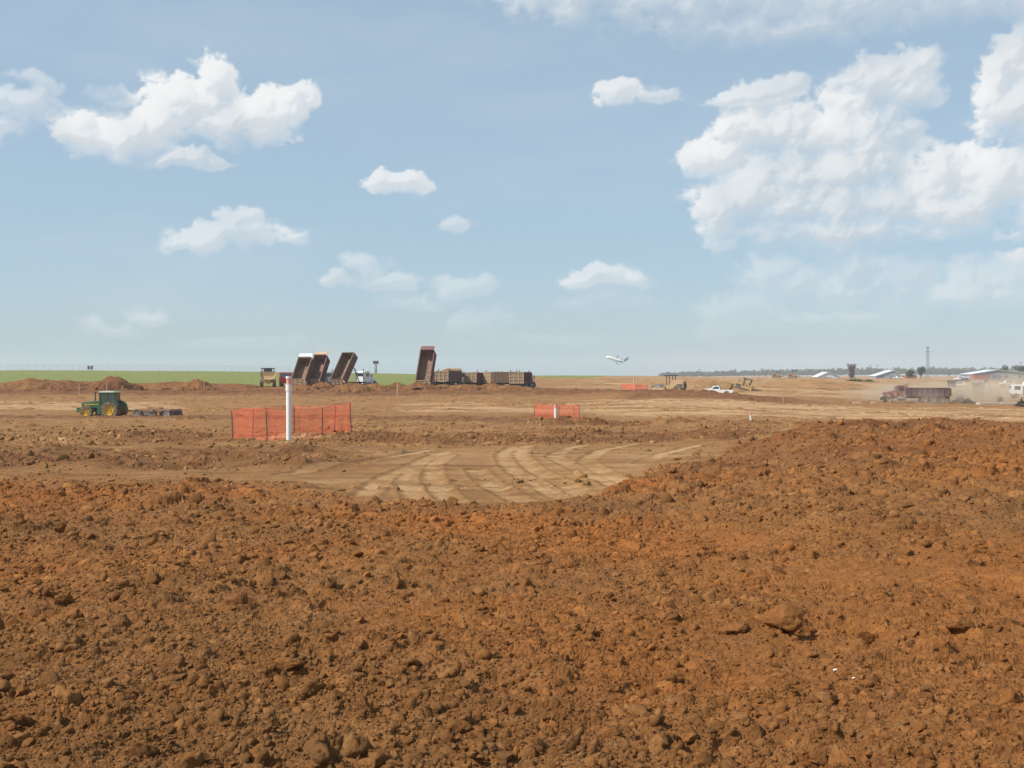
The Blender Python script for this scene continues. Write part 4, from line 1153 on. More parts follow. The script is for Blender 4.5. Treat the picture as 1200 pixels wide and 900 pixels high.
# ---- soil compactor, side on
def compactor(px, D, head, label):
    P = place(px, D, .02); root = empty('soil_compactor', P, R(90 - head), label, 'soil compactor')
    d = MB().tube((1.9, -1.0, .78), (1.9, 1.0, .78), .74, n=24)
    for i in range(14):
        for j in range(5):
            a = i * 2 * math.pi / 14 + j * .2; y = -.8 + j * .4
            d.box(.72, .86, y - .09, y + .09, -.08, .08, Matrix.Translation((1.9, 0, .78)) @ Matrix.Rotation(-a, 4, 'Y'))
    d.build('drum', Mt['steel'], root)
    f = MB()
    for s in (-1, 1):
        f.box(.6, 3.0, s * 1.12 - .05, s * 1.12 + .05, .62, 1.02)
    f.box(2.85, 3.05, -1.17, 1.17, .6, 1.3); f.box(.5, .7, -1.17, 1.17, .6, 1.2); f.build('drum_frame', Mt['tan_body'], root)
    MB().prism([(-2.7, .9), (-.6, .85), (-.6, 2.15), (-1.2, 2.3), (-2.6, 2.1)], -.8, .8).build('engine_hood', Mt['tan_body'], root, bevel=.06)
    MB().box(-2.74, -2.70, -.6, .6, 1.0, 1.7).box(-2.5, -1.5, .8, .81, 1.05, 1.6).build('grille', Mt['rust'], root)
    MB().box(-.6, .5, -.7, .7, .75, 1.45).box(-.5, -.1, -.3, .3, 1.45, 1.65).box(-.58, -.48, -.3, .3, 1.65, 2.2).build('operator_platform', Mt['tan_body'], root)
    c = MB()
    for x in (-.75, .35):
        for y in (-.7, .7):
            c.box(x - .05, x + .05, y - .05, y + .05, 1.4, 2.95)
    c.box(-1.1, .75, -.95, .95, 2.95, 3.08); c.build('canopy', Mt['black'], root)
    for s in (-1, 1):
        wheel(root, -1.7, s * .85, .72, .5, rim='tan_body', side=s)
compactor(785, 183, -62, 'dusty yellow soil compactor with a black canopy behind the low brown bank')

# ---- bulldozer
def bulldozer(px, D, head, pitch, label, paint='machine', group=None, sink=.02, zoff=0, sc=1):
    P = place(px, D, sink) + Vector((0, 0, zoff)); root = empty('bulldozer', P, 0, label, 'bulldozer', group)
    root.rotation_euler = (Matrix.Rotation(R(90 - head), 3, 'Z') @ Matrix.Rotation(R(-pitch), 3, 'Y')).to_euler(); root.scale = (sc,) * 3
    for s in (-1, 1):
        t = MB(); prof = []
        for i in range(9): a = R(-90 + 180 * i / 8); prof.append((1.3 + .42 * math.cos(a), .42 + .42 * math.sin(a)))
        for i in range(9): a = R(90 + 180 * i / 8); prof.append((-1.3 + .42 * math.cos(a), .48 + .48 * math.sin(a)))
        y0 = s * .95
        t.prism(prof, y0 - .26, y0 + .26)
        for i in range(16):
            x = -1.3 + 2.6 * i / 15; t.box(x - .03, x + .03, y0 - .27, y0 + .27, .82 + .08 * (1 - i / 15), .92 + .08 * (1 - i / 15))
        tr = t.build('track', Mt['rust'], root)
        MB().box(-1.2, 1.2, y0 + s * .26 - .02, y0 + s * .26 + .02, .3, .6).build('track_frame', Mt[paint], tr)
        MB().box(.2, 2.3, s * 1.28 - .07, s * 1.28 + .07, .3, .55).build('push_arm', Mt[paint], root)
    h = MB().prism([(.1, .75), (1.75, .75), (1.8, 1.75), (.1, 1.9)], -.55, .55).build('engine_hood', Mt[paint], root, bevel=.05)
    MB().box(1.8, 1.83, -.45, .45, .9, 1.65).box(.4, 1.5, .55, .56, 1.0, 1.6).box(.4, 1.5, -.56, -.55, 1.0, 1.6).build('grille', Mt['rust'], h)
    MB().tube((1.1, .25, 1.85), (1.1, .25, 2.6), .06, n=8).build('exhaust', Mt['black'], root)
    MB().prism([(-1.9, .8), (.1, .8), (.1, 1.5), (-.9, 1.55), (-1.1, 2.0), (-1.9, 1.95)], -.75, .75).build('rear_body', Mt[paint], root, bevel=.05)
    c = MB()
    for x in (-1.3, .05):
        for y in (-.72, .72):
            c.box(x - .06, x + .06, y - .06, y + .06, 1.5, 2.95)
    c.box(-1.6, .35, -.9, .9, 2.95, 3.1); c.box(-1.0, -.5, -.3, .3, 1.55, 1.75).box(-1.1, -1.0, -.3, .3, 1.7, 2.3)
    c.build('canopy', Mt['black'], root)
    b = MB(); n = 6
    pr = [(2.35 + .22 * (abs(i - n / 2) / (n / 2)) ** 2, .05 + 1.2 * i / n) for i in range(n + 1)]
    b.prism(pr + [(x - .08, z) for x, z in reversed(pr)], -1.7, 1.7); b.build('blade', Mt[paint], root)
    MB().box(-2.7, -1.9, -.4, .4, .7, .9).box(-2.75, -2.6, -.7, .7, .6, 1.0).box(-2.75, -2.62, -.06, .06, .1, .7).build('ripper', Mt['steel'], root)
    return root
bulldozer(869, 229, -70, 16, 'yellow bulldozer climbing the flank of the soil mound, nose up', zoff=-.35)
for (px, D, hd, lb) in ((910, 470, -85, 'tiny tan bulldozer on the skyline, the smaller of two'), (929, 430, -80, 'tiny tan bulldozer on the skyline, the larger of two'), ):
    bulldozer(px, D, hd, 0, lb, paint='tan_body', group='bulldozers on the skyline')

# ---- backhoe in the dust
def backhoe(px, D, head):
    P = place(px, D); root = empty('backhoe', P, R(90 - head), 'orange backhoe with a grey open framed cab inside the dust cloud', 'backhoe')
    MB().prism([(.1, .7), (2.0, .7), (2.1, 1.5), (.1, 1.65)], -.45, .45).build('hood', Mt['orangemet'], root, bevel=.05)
    MB().box(-1.6, .2, -.7, .7, .6, 1.2).build('chassis', Mt['orangemet'], root)
    c = MB()
    for x in (-1.3, .1):
        for y in (-.75, .75):
            c.box(x - .07, x + .07, y - .07, y + .07, 1.1, 2.75)
    c.box(-1.5, .3, -.9, .9, 2.75, 2.9).box(-1.35, .15, -.8, .8, 1.15, 1.4)
    cb = c.build('cab', Mt['grey'], root); MB().box(-1.2, 0, .755, .765, 1.45, 2.7).box(-1.2, 0, -.765, -.755, 1.45, 2.7).box(.09, .1, -.68, .68, 1.45, 2.7).build('window', leafglass, cb)
    for s in (-1, 1):
        wheel(root, -.8, s * .95, .75, .45, side=s); wheel(root, 1.5, s * .85, .5, .32, side=s)
    a = MB(); a.hexa([(-1.5, -.15, .9), (-1.3, -.15, .8), (-1.3, .15, .8), (-1.5, .15, .9), (-2.1, -.12, 3.3), (-1.8, -.12, 3.4), (-1.8, .12, 3.4), (-2.1, .12, 3.3)])
    a.hexa([(-2.2, -.1, 3.4), (-2.0, -.1, 3.5), (-2.0, .1, 3.5), (-2.2, .1, 3.4), (-3.0, -.1, 1.4), (-2.8, -.1, 1.4), (-2.8, .1, 1.4), (-3.0, .1, 1.4)])
    a.build('boom', Mt['grey'], root); MB().prism([(-3.1, 1.4), (-2.6, 1.4), (-2.4, .8), (-2.9, .7)], -.3, .3).build('digging_bucket', Mt['grey'], root)
    MB().prism([(2.6, .1), (3.2, .1), (2.7, .3), (2.6, .9), (2.4, .8)], -1.05, 1.05).build('front_bucket', Mt['orangemet'], root)
    for s in (-1, 1):
        MB().box(.6, 2.6, s * .7 - .06, s * .7 + .06, .45, .6, Matrix.Rotation(0, 4, 'Y')).build('lift_arm', Mt['orangemet'], root)
backhoe(1141, 196, -60)
loader(1111, 212, -60, 'dusty brown wheel loader partly hidden behind the tail of the maroon truck', body='machine', lift=.6)

# ---- small cars and vans far right
def car(px, D, head, label, body='white', group='small vehicles parked far off on the right', name='parked_car'):
    P = place(px, D); root = empty(name, P, R(90 - head), label, 'car', group)
    b = MB().prism([(-2.2, .35), (2.2, .35), (2.25, .7), (1.9, .85), (.9, .95), (.35, 1.42), (-1.3, 1.45), (-2.1, 1.0), (-2.25, .8)], -.88, .88, taper=lambda x, z: 1 if z < 1 else .82).build('body', Mt[body], root, bevel=.04)
    g = MB()
    for s in (-1, 1):
        g.hexa([(-1.5, s * .885, .98), (.75, s * .885, .98), (.75, s * .86, .98), (-1.5, s * .86, .98), (-1.15, s * .745, 1.38), (.25, s * .745, 1.38), (.25, s * .72, 1.38), (-1.15, s * .72, 1.38)])
    g.build('window', Mt['glass'], b)
    for s in (-1, 1):
        wheel(root, 1.35, s * .78, .32, .2, side=s); wheel(root, -1.35, s * .78, .32, .2, side=s)
    return root
for a in ((1121, 300, -85, 'white car parked in front of the pale far plant, nearest of the far vehicles', 'white'), (1124, 520, -88, 'white car beyond the dark car at the far right', 'white'),
          (1129, 400, -80, 'dark car parked beside the white ones far off', 'rust'), (1180, 330, -88, 'white car alone in front of the long white roofed building', 'white'),
          (1052, 560, -90, 'small white car in front of the white roofed shed', 'white')):
    car(*a[:4], body=a[4])

# ---- airplane
def airplane(px, py, D):
    P = at(px, py, D); root = empty('airplane', P, 0, 'white twin engined jet with a dark blue tail climbing away to the left', 'airplane')
    Lp = 31.0
    root.rotation_euler = (Matrix.Rotation(R(180), 3, 'Z') @ Matrix.Rotation(R(-17), 3, 'Y') @ Matrix.Rotation(R(-22), 3, 'X')).to_euler(); root.scale = (1, 1.5, 1.5)
    m = MB(); prof = [(-15.5, .25, .9), (-14, .6, .8), (-11, 1.25, .35), (-8, 1.6, 0), (0, 1.65, 0), (10, 1.65, 0), (12.5, 1.5, -.1), (14, 1.1, -.25), (15, .6, -.4), (15.5, .12, -.5)]
    n = 18; v = []
    for x, r, z in prof:
        v += [(x, r * math.cos(2 * math.pi * i / n), z + r * math.sin(2 * math.pi * i / n)) for i in range(n)]
    f = [(j * n + i, j * n + (i + 1) % n, (j + 1) * n + (i + 1) % n, (j + 1) * n + i) for j in range(len(prof) - 1) for i in range(n)] + [tuple(range(n)), tuple(range((len(prof) - 1) * n, len(prof) * n))]
    m.add(v, f); m.build('fuselage', Mt['white'], root, smooth=True)
    for s in (-1, 1):
        MB().hexa([(-3.0, s * 1.4, -.9), (3.0, s * 1.4, -.9), (-3.4, s * 14, .5), (-5.0, s * 14, .5), (-3.0, s * 1.4, -.5), (3.0, s * 1.4, -.5), (-3.4, s * 14, .65), (-5.0, s * 14, .65)]).build('wing', Mt['grey'], root)
        MB().tube((-10.5, s * 2.5, .9), (-6.3, s * 2.5, .9), .55, .8, n=14).build('engine', Mt['blue'], root)
        MB().hexa([(-17.6, 0, 5.3), (-15.6, 0, 5.3), (-16.9, s * 5.3, 5.5), (-17.9, s * 5.3, 5.5), (-17.6, 0, 5.5), (-15.6, 0, 5.5), (-16.9, s * 5.3, 5.6), (-17.9, s * 5.3, 5.6)]).build('tailplane', Mt['blue'], root)
    MB().hexa([(-15.0, -.18, .8), (-9.8, -.18, .8), (-9.8, .18, .8), (-15.0, .18, .8), (-17.6, -.1, 5.4), (-15.0, -.1, 5.4), (-15.0, .1, 5.4), (-17.6, .1, 5.4)]).build('tail_fin', Mt['blue'], root)
    MB().box(-5, 10.5, -1.67, -1.655, .35, .6).box(-5, 10.5, 1.655, 1.67, .35, .6).build('window_row', Mt['grey'], root)
airplane(721.5, 421.5, 1650)

# ------------------------------------------------------------------ safety fences, standpipes and stakes
def safety_fence(corners, posts, label, h=1.2, mesh_w=.05, strand=.013, lean=0, name='safety_fence', seed=1, sag=.05):
    """corners: list of (px, D) forming a closed ring"""
    pts = [place(px, D, 0) for px, D in corners]
    c0 = sum(pts, Vector()) / len(pts); root = empty(name, (c0.x, c0.y, gz(c0.x, c0.y)), 0, label, 'safety fence', 'orange mesh fences round the standpipes')
    n = len(pts); rv = random.Random(seed)
    for i in range(n):
        a, b = pts[i], pts[(i + 1) % n]; L = (b - a).length; k = max(2, int(L / mesh_w)); rows = int(h / mesh_w)
        d = (b - a) / L; nrm = Vector((-d.y, d.x, 0)).normalized(); m = MB(); hs = strand / 2; ph = rv.uniform(0, 6)
        span = max(1, round(L / 2.6)); us = np.linspace(0, L, 24); zs_ = ground(a.x + d.x * us, a.y + d.y * us, False)
        def Pt(u, w):
            s = (u / L * span) % 1.0
            dip = sag * 4 * s * (1 - s) + .02 * math.sin(u * 2.3 + ph)
            q = a + d * u
            zb = float(np.interp(u, us, zs_)) + .03
            out = .05 * math.sin(u * 3.1 + ph) * math.sin(w / h * 3.1) + .03 * math.sin(u * 9 + w * 4)
            return Vector((q.x, q.y, zb)) + nrm * out + Vector((0, 0, w * (1 - dip / h)))
        nv = max(2, int(L / .35))
        for r in range(rows + 1):
            w = h * r / rows; hs_ = hs * (2.4 if r in (0, rows) else 1)
            for s in range(nv):
                u0, u1 = L * s / nv, L * (s + 1) / nv
                p0, p1 = Pt(u0, w), Pt(u1, w); up = Vector((0, 0, hs_))
                m.add([p0 - up, p1 - up, p1 + up, p0 + up], [(0, 1, 2, 3)])
        for s in range(k + 1):
            u = L * s / k
            for r in range(4):
                p0, p1 = Pt(u, h * r / 4), Pt(u, h * (r + 1) / 4); t = d * hs
                m.add([p0 - t, p0 + t, p1 + t, p1 - t], [(0, 1, 2, 3)])
        me = bpy.data.meshes.new('netting'); me.from_pydata([tuple(v) for v in m.v], [], m.f); me.materials.append(Mt['orange'])
        o = bpy.data.objects.new('netting', me); COL.objects.link(o); o.parent = root; o.location = -root.location
    for (px, D, hh) in posts:
        q = place(px, D, .05); q = q - root.location
        MB().tube(q, q + Vector((rv.uniform(-.05, .05), 0, hh)), .024, n=6).build('post', Mt['rust'], root)
    return root
safety_fence([(272, 44.4), (300, 43.4), (335, 42.9), (378, 43.6), (412, 45.4), (392, 47.0), (345, 47.8), (296, 46.4)], [(272.5, 44.4, 1.28), (313, 43.2, 1.25), (296, 46.4, 1.25), (378, 43.6, 1.3), (392, 47.0, 1.25), (411.5, 45.4, 1.3), (345, 47.6, 1.25)], 'large orange mesh fence around the tall white standpipe', strand=.0062, sag=.02)
safety_fence([(626, 107.5), (650, 105.6), (679, 107.8), (655, 110)], [(626, 107.5, 1.2), (673, 106.9, 1.4), (679, 107.8, 1.3), (655, 110, 1.2)], 'small orange mesh fence around the short white post in the middle of the site', strand=.012, mesh_w=.09, seed=3)
safety_fence([(729, 191), (744, 188), (759, 191), (744, 194)], [(729, 191, 1.2), (751, 189.5, 1.4), (759, 191, 1.2)], 'faraway orange mesh fence around the thin yellowish pole near the skyline', strand=.024, mesh_w=.14, seed=5)

def standpipe(px, D, h, r, label, bands=True, mat='pvc', top=None):
    P = place(px, D, .05); root = empty('standpipe', P, 0, label, 'standpipe', None)
    a = h * .80 if bands else h
    MB().tube((0, 0, 0), (0, 0, a), r, n=20).build('pipe', Mt[mat], root, smooth=True)
    if bands:
        MB().tube((0, 0, a - .04), (0, 0, a + .20), r * 1.16, n=20).build('coupling', Mt[mat], root, smooth=True)
        MB().tube((0, 0, a + .2), (0, 0, h - .08), r * .92, n=20).build('painted_section', Mt['pink'], root, smooth=True)
        MB().tube((0, 0, h - .09), (0, 0, h), r * 1.10, n=20).build('end_cap', Mt['white'], root, smooth=True)
    elif top:
        MB().tube((0, 0, h - .3), (0, 0, h), r * 1.05, n=14).build('painted_band', Mt[top], root, smooth=True)
    return root
standpipe(338.5, 42.3, 2.62, .105, 'tall white plastic standpipe with a pink painted top at the large orange fence')
standpipe(651, 105.2, 1.3, .12, 'short white post with a pink top at the small orange fence', False, top='pink')
standpipe(743, 190.5, 2.9, .09, 'thin yellowish pole inside the faraway orange fence near the skyline', False, mat='concrete')
q = standpipe(880.5, 99, .95, .08, 'white pipe stub leaning slightly left just beyond the crest of red soil', False, top='pink'); q.rotation_euler = (0, R(-8), 0)
def stake(px, D, h, label, w=.05):
    P = place(px, D, .1)
    o = MB().box(-w, w, -.02, .02, 0, h + .1).build('survey_stake', Mt['lath']); o.location = P; o.rotation_euler = (0, R(random.uniform(-3, 3)), 0)
    tag(o, label, 'stake', 'wooden survey stakes')
stake(93, 163, 1.7, 'thin wooden stake in front of the rounded soil pile', .05)
stake(125, 161, 1.7, 'thin wooden stake in front of the cone shaped soil pile', .05)
stake(465.5, 160, 2.2, 'thick wooden lath standing in front of the small heap right of the white cab', .12)
stake(815, 158, 1.5, 'wooden stake on the brown bank between the compactor and the pickup', .05)
stake(918, 150, 1.4, 'wooden stake on pale ground right of the bulldozer', .05)
stake(493, 150, 1.2, 'short stake below the tallest raised bed', .05)

# ------------------------------------------------------------------ far fence, posts, towers
def perimeter_fence():
    root = empty('perimeter_fence', place(160, 396, 0), 0, 'thin pale chain link fence along the crest of the green field', 'fence')
    base = root.location.copy(); prev = None; w = MB()
    for i in range(48):
        px = -60 + 400 * i / 47; q = place(px, 396, 0) - base
        MB().tube(q - Vector((0, 0, .3)), q + Vector((0, 0, 2.2)), .06, n=5).build('post', Mt['fence'], root)
        if prev is not None:
            for zz in (.1, .5, .9, 1.3, 1.7, 2.1):
                w.tube(prev + Vector((0, 0, zz)), q + Vector((0, 0, zz)), .03 if zz < 2 else .06, n=4, cap=False)
        prev = q
    w.build('wires', Mt['fence'], root)
perimeter_fence()
for px, lb in ((104, 'left one of two small dark boxes on posts on the green crest'), (107.5, 'right one of two small dark boxes on posts on the green crest')):
    P = place(px, 394, .02); root = empty('utility_box', P, 0, lb, 'utility box', 'pair of dark boxes on the green crest')
    MB().box(-.34, .34, -.25, .25, .45, 1.75).build('cabinet', Mt['rust'], root, bevel=.04); MB().box(-.06, .06, -.06, .06, 0, .45).build('post', Mt['black'], root)

P = place(440.5, 560); P.z -= .2; rt = empty('observation_tower', P, 0, 'small dark tower with a flat wide head standing on the green skyline', 'tower')
hb = at(440, 437, 560).z - P.z; tp = at(440, 423, 560).z - P.z
m = MB()
for x in (-.45, .45):
    for y in (-.45, .45):
        m.tube((x, y, 0), (x * .8, y * .8, tp - 1.5), .16, n=5)
for k in range(5):
    z = hb * k / 5 + .3 * k; m.tube((-.45, -.45, z), (.45, .45, z + 1.2), .07, n=4); m.tube((.45, -.45, z), (-.45, .45, z + 1.2), .07, n=4)
m.build('lattice_legs', Mt['rust'], rt); MB().box(-1.3, 1.3, -1.2, 1.2, tp - 1.5, tp - .1).build('cabin', Mt['rust'], rt); MB().box(-1.5, 1.5, -1.4, 1.4, tp - .1, tp).build('cabin_roof', Mt['black'], rt)

def mast(px, D, py_top, label):
    P = place(px, D); H = at(px, py_top, D).z - P.z; root = empty('transmission_tower', P, 0, label, 'tower')
    m = MB(); w0, w1 = 1.3, .45
    for sx in (-1, 1):
        for sy in (-1, 1):
            m.tube((sx * w0, sy * w0, 0), (sx * w1, sy * w1, H), .13, .09, n=4)
    for k in range(14):
        z0, z1 = H * k / 14, H * (k + 1) / 14; a = w0 + (w1 - w0) * k / 14; b = w0 + (w1 - w0) * (k + 1) / 14
        for sy in (-1, 1):
            m.tube((-a, sy * a, z0), (b, sy * b, z1), .07, n=4); m.tube((a, sy * a, z0), (-b, sy * b, z1), .07, n=4)
            m.tube((-b, sy * b, z1), (b, sy * b, z1), .06, n=4)
    m.build('lattice', Mt['grey'], root)
    for zz, hw in ((H - .6, 1.5), (H - 4.0, 1.9), (H - 7.5, 1.2)):
        MB().box(-hw, hw, -.25, .25, zz, zz + .45).build('crossarm', Mt['grey'], root)
mast(1087, 850, 406.5, 'tall lattice mast with short crossarms above the small green trees')
def pole(px, D, py, label):
    P = place(px, D); H = at(px, py, D).z - P.z; root = empty('utility_pole', P, 0, label, 'utility pole', 'utility poles along the far tree line')
    MB().tube((0, 0, 0), (0, 0, H), .22, .16, n=6).build('pole', Mt['bark'], root); MB().box(-1.3, 1.3, -.1, .1, H - .9, H - .6).build('crossarm', Mt['bark'], root)
for px, py, lb in ((820, 432, 'leftmost faint utility pole, above the compactor side of the tree line'), (821 + 35, 433, 'faint utility pole above the bulldozer'), (976, 431, 'faint utility pole above the grey white gabled shed'),
                   (982, 430.5, 'faint utility pole just right of the one above the gabled shed'), (1028, 427, 'taller utility pole beside the white roofed shed'), (1047, 430, 'faint utility pole above the white roofed shed'), (1196, 424, 'pole near the right edge above the long building')):
    pole(px, 1000, py, lb)

# ------------------------------------------------------------------ buildings
def shed(x0, x1, py_eave, py_ridge, D, label, wall='bluewall', dep=30, name='storage_shed', ridge=None, redpart=None, door=True):
    a, b = (x0 - 600) / F * D, (x1 - 600) / F * D; cx = (a + b) / 2; w = (b - a) / 2
    g = min(gz(a, D), gz(b, D)); ze = at(600, py_eave, D).z - g; zr = at(600, py_ridge, D).z - g
    root = empty(name, (cx, D + dep / 2, g), 0, label, 'building')
    rx = 0 if ridge is None else (ridge - 600) / F * D - cx
    wl = MB().prism([(-w, -.3), (w, -.3), (w, ze), (rx, zr - .15), (-w, ze)], -dep / 2, dep / 2).build('wall', Mt[wall], root)
    r = MB(); o = .5; t = max(.25, (zr - ze) * .10)
    for s, xe in ((-1, -w - o), (1, w + o)):
        r.hexa([(rx, -dep / 2 - o, zr), (xe, -dep / 2 - o, ze), (xe, dep / 2 + o, ze), (rx, dep / 2 + o, zr), (rx, -dep / 2 - o, zr + t), (xe, -dep / 2 - o, ze + t), (xe, dep / 2 + o, ze + t), (rx, dep / 2 + o, zr + t)])
    rf = r.build('roof', Mt['roof'], root)
    if door:
        MB().box(rx - 2.2, rx + 2.2, -dep / 2 - .08, -dep / 2 - .01, 0, min(ze * .9, 4)).build('door', Mt['grey'], wl)
    if redpart:
        q0, q1 = (redpart[0] - 600) / F * D - cx, (redpart[1] - 600) / F * D - cx
        MB().box(q0, q1, -dep / 2 - 5, -dep / 2 - .02, -.3, ze * .93).build('lean_to', Mt['redwall'], root)
    for k in range(int(w * 2 / 7)):
        x = -w + 3.5 + k * 7
        if abs(x - rx) > 3.5 and not (redpart and q0 - 1 < x < q1 + 1):
            MB().box(x - .8, x + .8, -dep / 2 - .06, -dep / 2 - .01, ze * .45, ze * .8).build('window', Mt['glass'], wl)
    return root
shed(959, 984, 442.0, 436.4, 640, 'grey white gabled shed on the skyline left of the ragged dead looking tree', wall='roof', ridge=970, dep=12)
shed(1027, 1057, 441.0, 434.2, 660, 'white roofed low shed left of the small green trees and mast', wall='bluewall', ridge=1047, dep=12)
shed(1139, 1222, 438.8, 433.8, 560, 'long white roofed building with a red brown lean to at the far right', wall='bluewall', ridge=1168, redpart=(1137, 1155), dep=14)
shed(1062, 1074, 439.8, 438.6, 620, 'tiny low maroon walled hut beside the small green trees', wall='redwall', door=False, dep=8)

# ------------------------------------------------------------------ trees
def crown_mesh(rx, ry, rz, z, n, leaf, rv, shape='round'):
    m = MB(); lobes = [(rv.gauss(0, .38) * rx, rv.gauss(0, .38) * ry, z + rv.uniform(-.75, .75) * rz, rv.uniform(.35, .6)) for _ in range(9)]
    for i in range(n):
        lx, ly, lz, s = rv.choice(lobes)
        d = Vector((rv.gauss(0, 1), rv.gauss(0, 1), rv.gauss(0, 1))).normalized() * rv.uniform(.7, 1.05)
        c = Vector((lx + d.x * rx * s, ly + d.y * ry * s, lz + d.z * rz * s))
        t = Vector((rv.gauss(0, 1), rv.gauss(0, 1), rv.gauss(0, 1))).normalized(); u = t.orthogonal().normalized() * leaf * rv.uniform(.6, 1.3); w = t.cross(u) * .8
        m.add([c - u, c + w, c + u, c - w], [(0, 1, 2, 3)])
    return m
def raw_build(m, name, mat, parent=None):
    me = bpy.data.meshes.new(name); me.from_pydata(m.v, [], m.f); me.materials.append(mat)
    o = bpy.data.objects.new(name, me); COL.objects.link(o)
    if parent is not None: o.parent = parent
    return o
def tree(px, D, py_top, wpx, label, mat='leaf', seed=1, group=None, n=1500):
    P = place(px, D, .1); H = at(px, py_top, D).z - P.z; w = wpx / F * D / 2; rv = random.Random(seed)
    root = empty('tree', P, 0, label, 'tree', group)
    t = MB().tube((0, 0, 0), (w * .05, 0, H * .55), w * .10 + .1, w * .05, n=8)
    for i in range(6):
        a = rv.uniform(0, 6.28); t.tube((0, 0, H * .3), (math.cos(a) * w * .6, math.sin(a) * w * .6, H * rv.uniform(.55, .85)), w * .04 + .04, .03, n=5)
    t.build('trunk', Mt['bark'], root)
    raw_build(crown_mesh(w, w, H * .36, H * .58, n, max(.22, w * .10), rv), 'crown', Mt[mat], root)
    return root
tree(1067, 610, 432.5, 10, 'small rounded green tree left of the mast, the lower of two', seed=3)
tree(1079, 600, 428.5, 9, 'taller dark green tree beside the mast', seed=4)
tree(1178, 700, 428.5, 12, 'dark tree rising behind the long white roofed building', seed=5)
tree(1196, 720, 427.5, 12, 'dark tree at the right edge behind the long building', seed=6)
# the ragged vine covered tree: a thick stub trunk with a few short upright limbs
P = place(998, 560, .1); H = at(998, 426.5, 560).z - P.z; rv = random.Random(9)
rt = empty('ragged_tree', P, 0, 'grey brown vine covered tree stump with forked top standing on the skyline', 'tree')
t = MB().tube((0, 0, 0), (0, 0, H * .75), .9, .7, n=10)
for x in (-1.7, -.4, .6, 1.8):
    t.tube((x * .3, 0, H * .55), (x, 0, H * .97), .32, .14, n=6)
t.build('trunk', Mt['bark'], rt)
m = MB()
for i in range(1300):
    z = rv.uniform(.1, 1) * H; fk = rv.choice((-1.9, -.5, .7, 2.0)); up = max(0, (z / H - .62) / .38)
    x = rv.gauss(0, .62) if up == 0 else fk * (.45 + .6 * up) + rv.gauss(0, .26)
    if up > .75 and rv.random() < .5 and abs(fk) < 1: continue
    c = Vector((x, rv.gauss(0, .6), z)); tt = Vector((rv.gauss(0, 1), rv.gauss(0, 1), rv.gauss(0, 1))).normalized(); u = tt.orthogonal().normalized() * rv.uniform(.12, .3); w = tt.cross(u)
    m.add([c - u, c + w, c + u, c - w], [(0, 1, 2, 3)])
raw_build(m, 'crown', Mt['leafgrey'], rt)
# far woods: one ragged mass nobody could count
def woods():
    rv = random.Random(4); m = MB()
    for row, (D, h0) in enumerate(((1750, 12), (1900, 14), (2100, 16.5))):
        px = 775 + row * 12
        while px < 1420:
            amp = min(1, max(.25, (px - 770) / 260.0))
            x = (px - 600) / F * D; g = gz(x, D) ; h = h0 * (.55 + .45 * amp) * rv.uniform(.72, 1.12) * (1.25 if rv.random() < .06 else 1)
            w = rv.uniform(3.5, 7)
            for k in range(46):
                a, e = rv.uniform(0, 6.28), rv.uniform(-.2, 1)
                rr_ = math.sqrt(max(0, 1 - max(0, e) ** 2)) * rv.uniform(.5, 1.05)
                c = Vector((x + math.cos(a) * w * rr_, D + math.sin(a) * w * rr_, g + h * (.42 + .55 * e * rv.uniform(.75, 1.05))))
                tt = Vector((rv.gauss(0, 1), rv.gauss(0, 1), rv.gauss(0, .6))).normalized(); u = tt.orthogonal().normalized() * rv.uniform(.9, 1.9); w_ = tt.cross(u)
                m.add([c - u, c + w_, c + u, c - w_], [(0, 1, 2, 3)])
            px += rv.uniform(1.5, 3.2)
    o = raw_build(m, 'distant_woods', Mt['leaf']); tag(o, 'low bluish line of woods along the skyline on the right', kind='stuff')
woods()
# scrub on the far bank
def scrub(px, D, w, h, label, seed, mat='leaf'):
    P = place(px, D, 0); rv = random.Random(seed); m = MB()
    for i in range(500):
        x = rv.gauss(0, .35) * w; y = rv.gauss(0, .5) * w * .4; z = abs(rv.gauss(0, .45)) * h * max(.2, 1 - abs(x) / w)
        c = Vector((x, y, z)); tt = Vector((rv.gauss(0, 1), rv.gauss(0, 1), rv.gauss(0, .5))).normalized(); u = tt.orthogonal().normalized() * rv.uniform(.06, .2); w_ = tt.cross(u)
        m.add([c - u, c + w_, c + u, c - w_], [(0, 1, 2, 3)])
    for i in range(14):
        m.tube((rv.gauss(0, .3) * w, 0, 0), (rv.gauss(0, .4) * w, rv.gauss(0, .3), h * rv.uniform(.5, 1.1)), .03, .012, n=4)
    o = raw_build(m, 'shrub', Mt[mat]); o.location = P; tag(o, label, 'shrub', 'low scrub on the far ground')
scrub(1002, 330, 3.4, .9, 'low grey green scrub patch on the pale bank below the ragged tree', 1)
scrub(1018, 335, 2.2, .6, 'small scrub patch right of the larger one under the ragged tree', 2)
scrub(1126, 178, 1.6, 1.0, 'dry brushwood heap in the dust below the orange backhoe', 3, 'leafgrey')
scrub(1197, 160, 1.2, 1.0, 'dark brushwood at the right edge in the dust', 4, 'leafgrey')
scrub(1135, 172, 1.2, .6, 'small dry brush tuft right of the brushwood heap', 5, 'leafgrey')

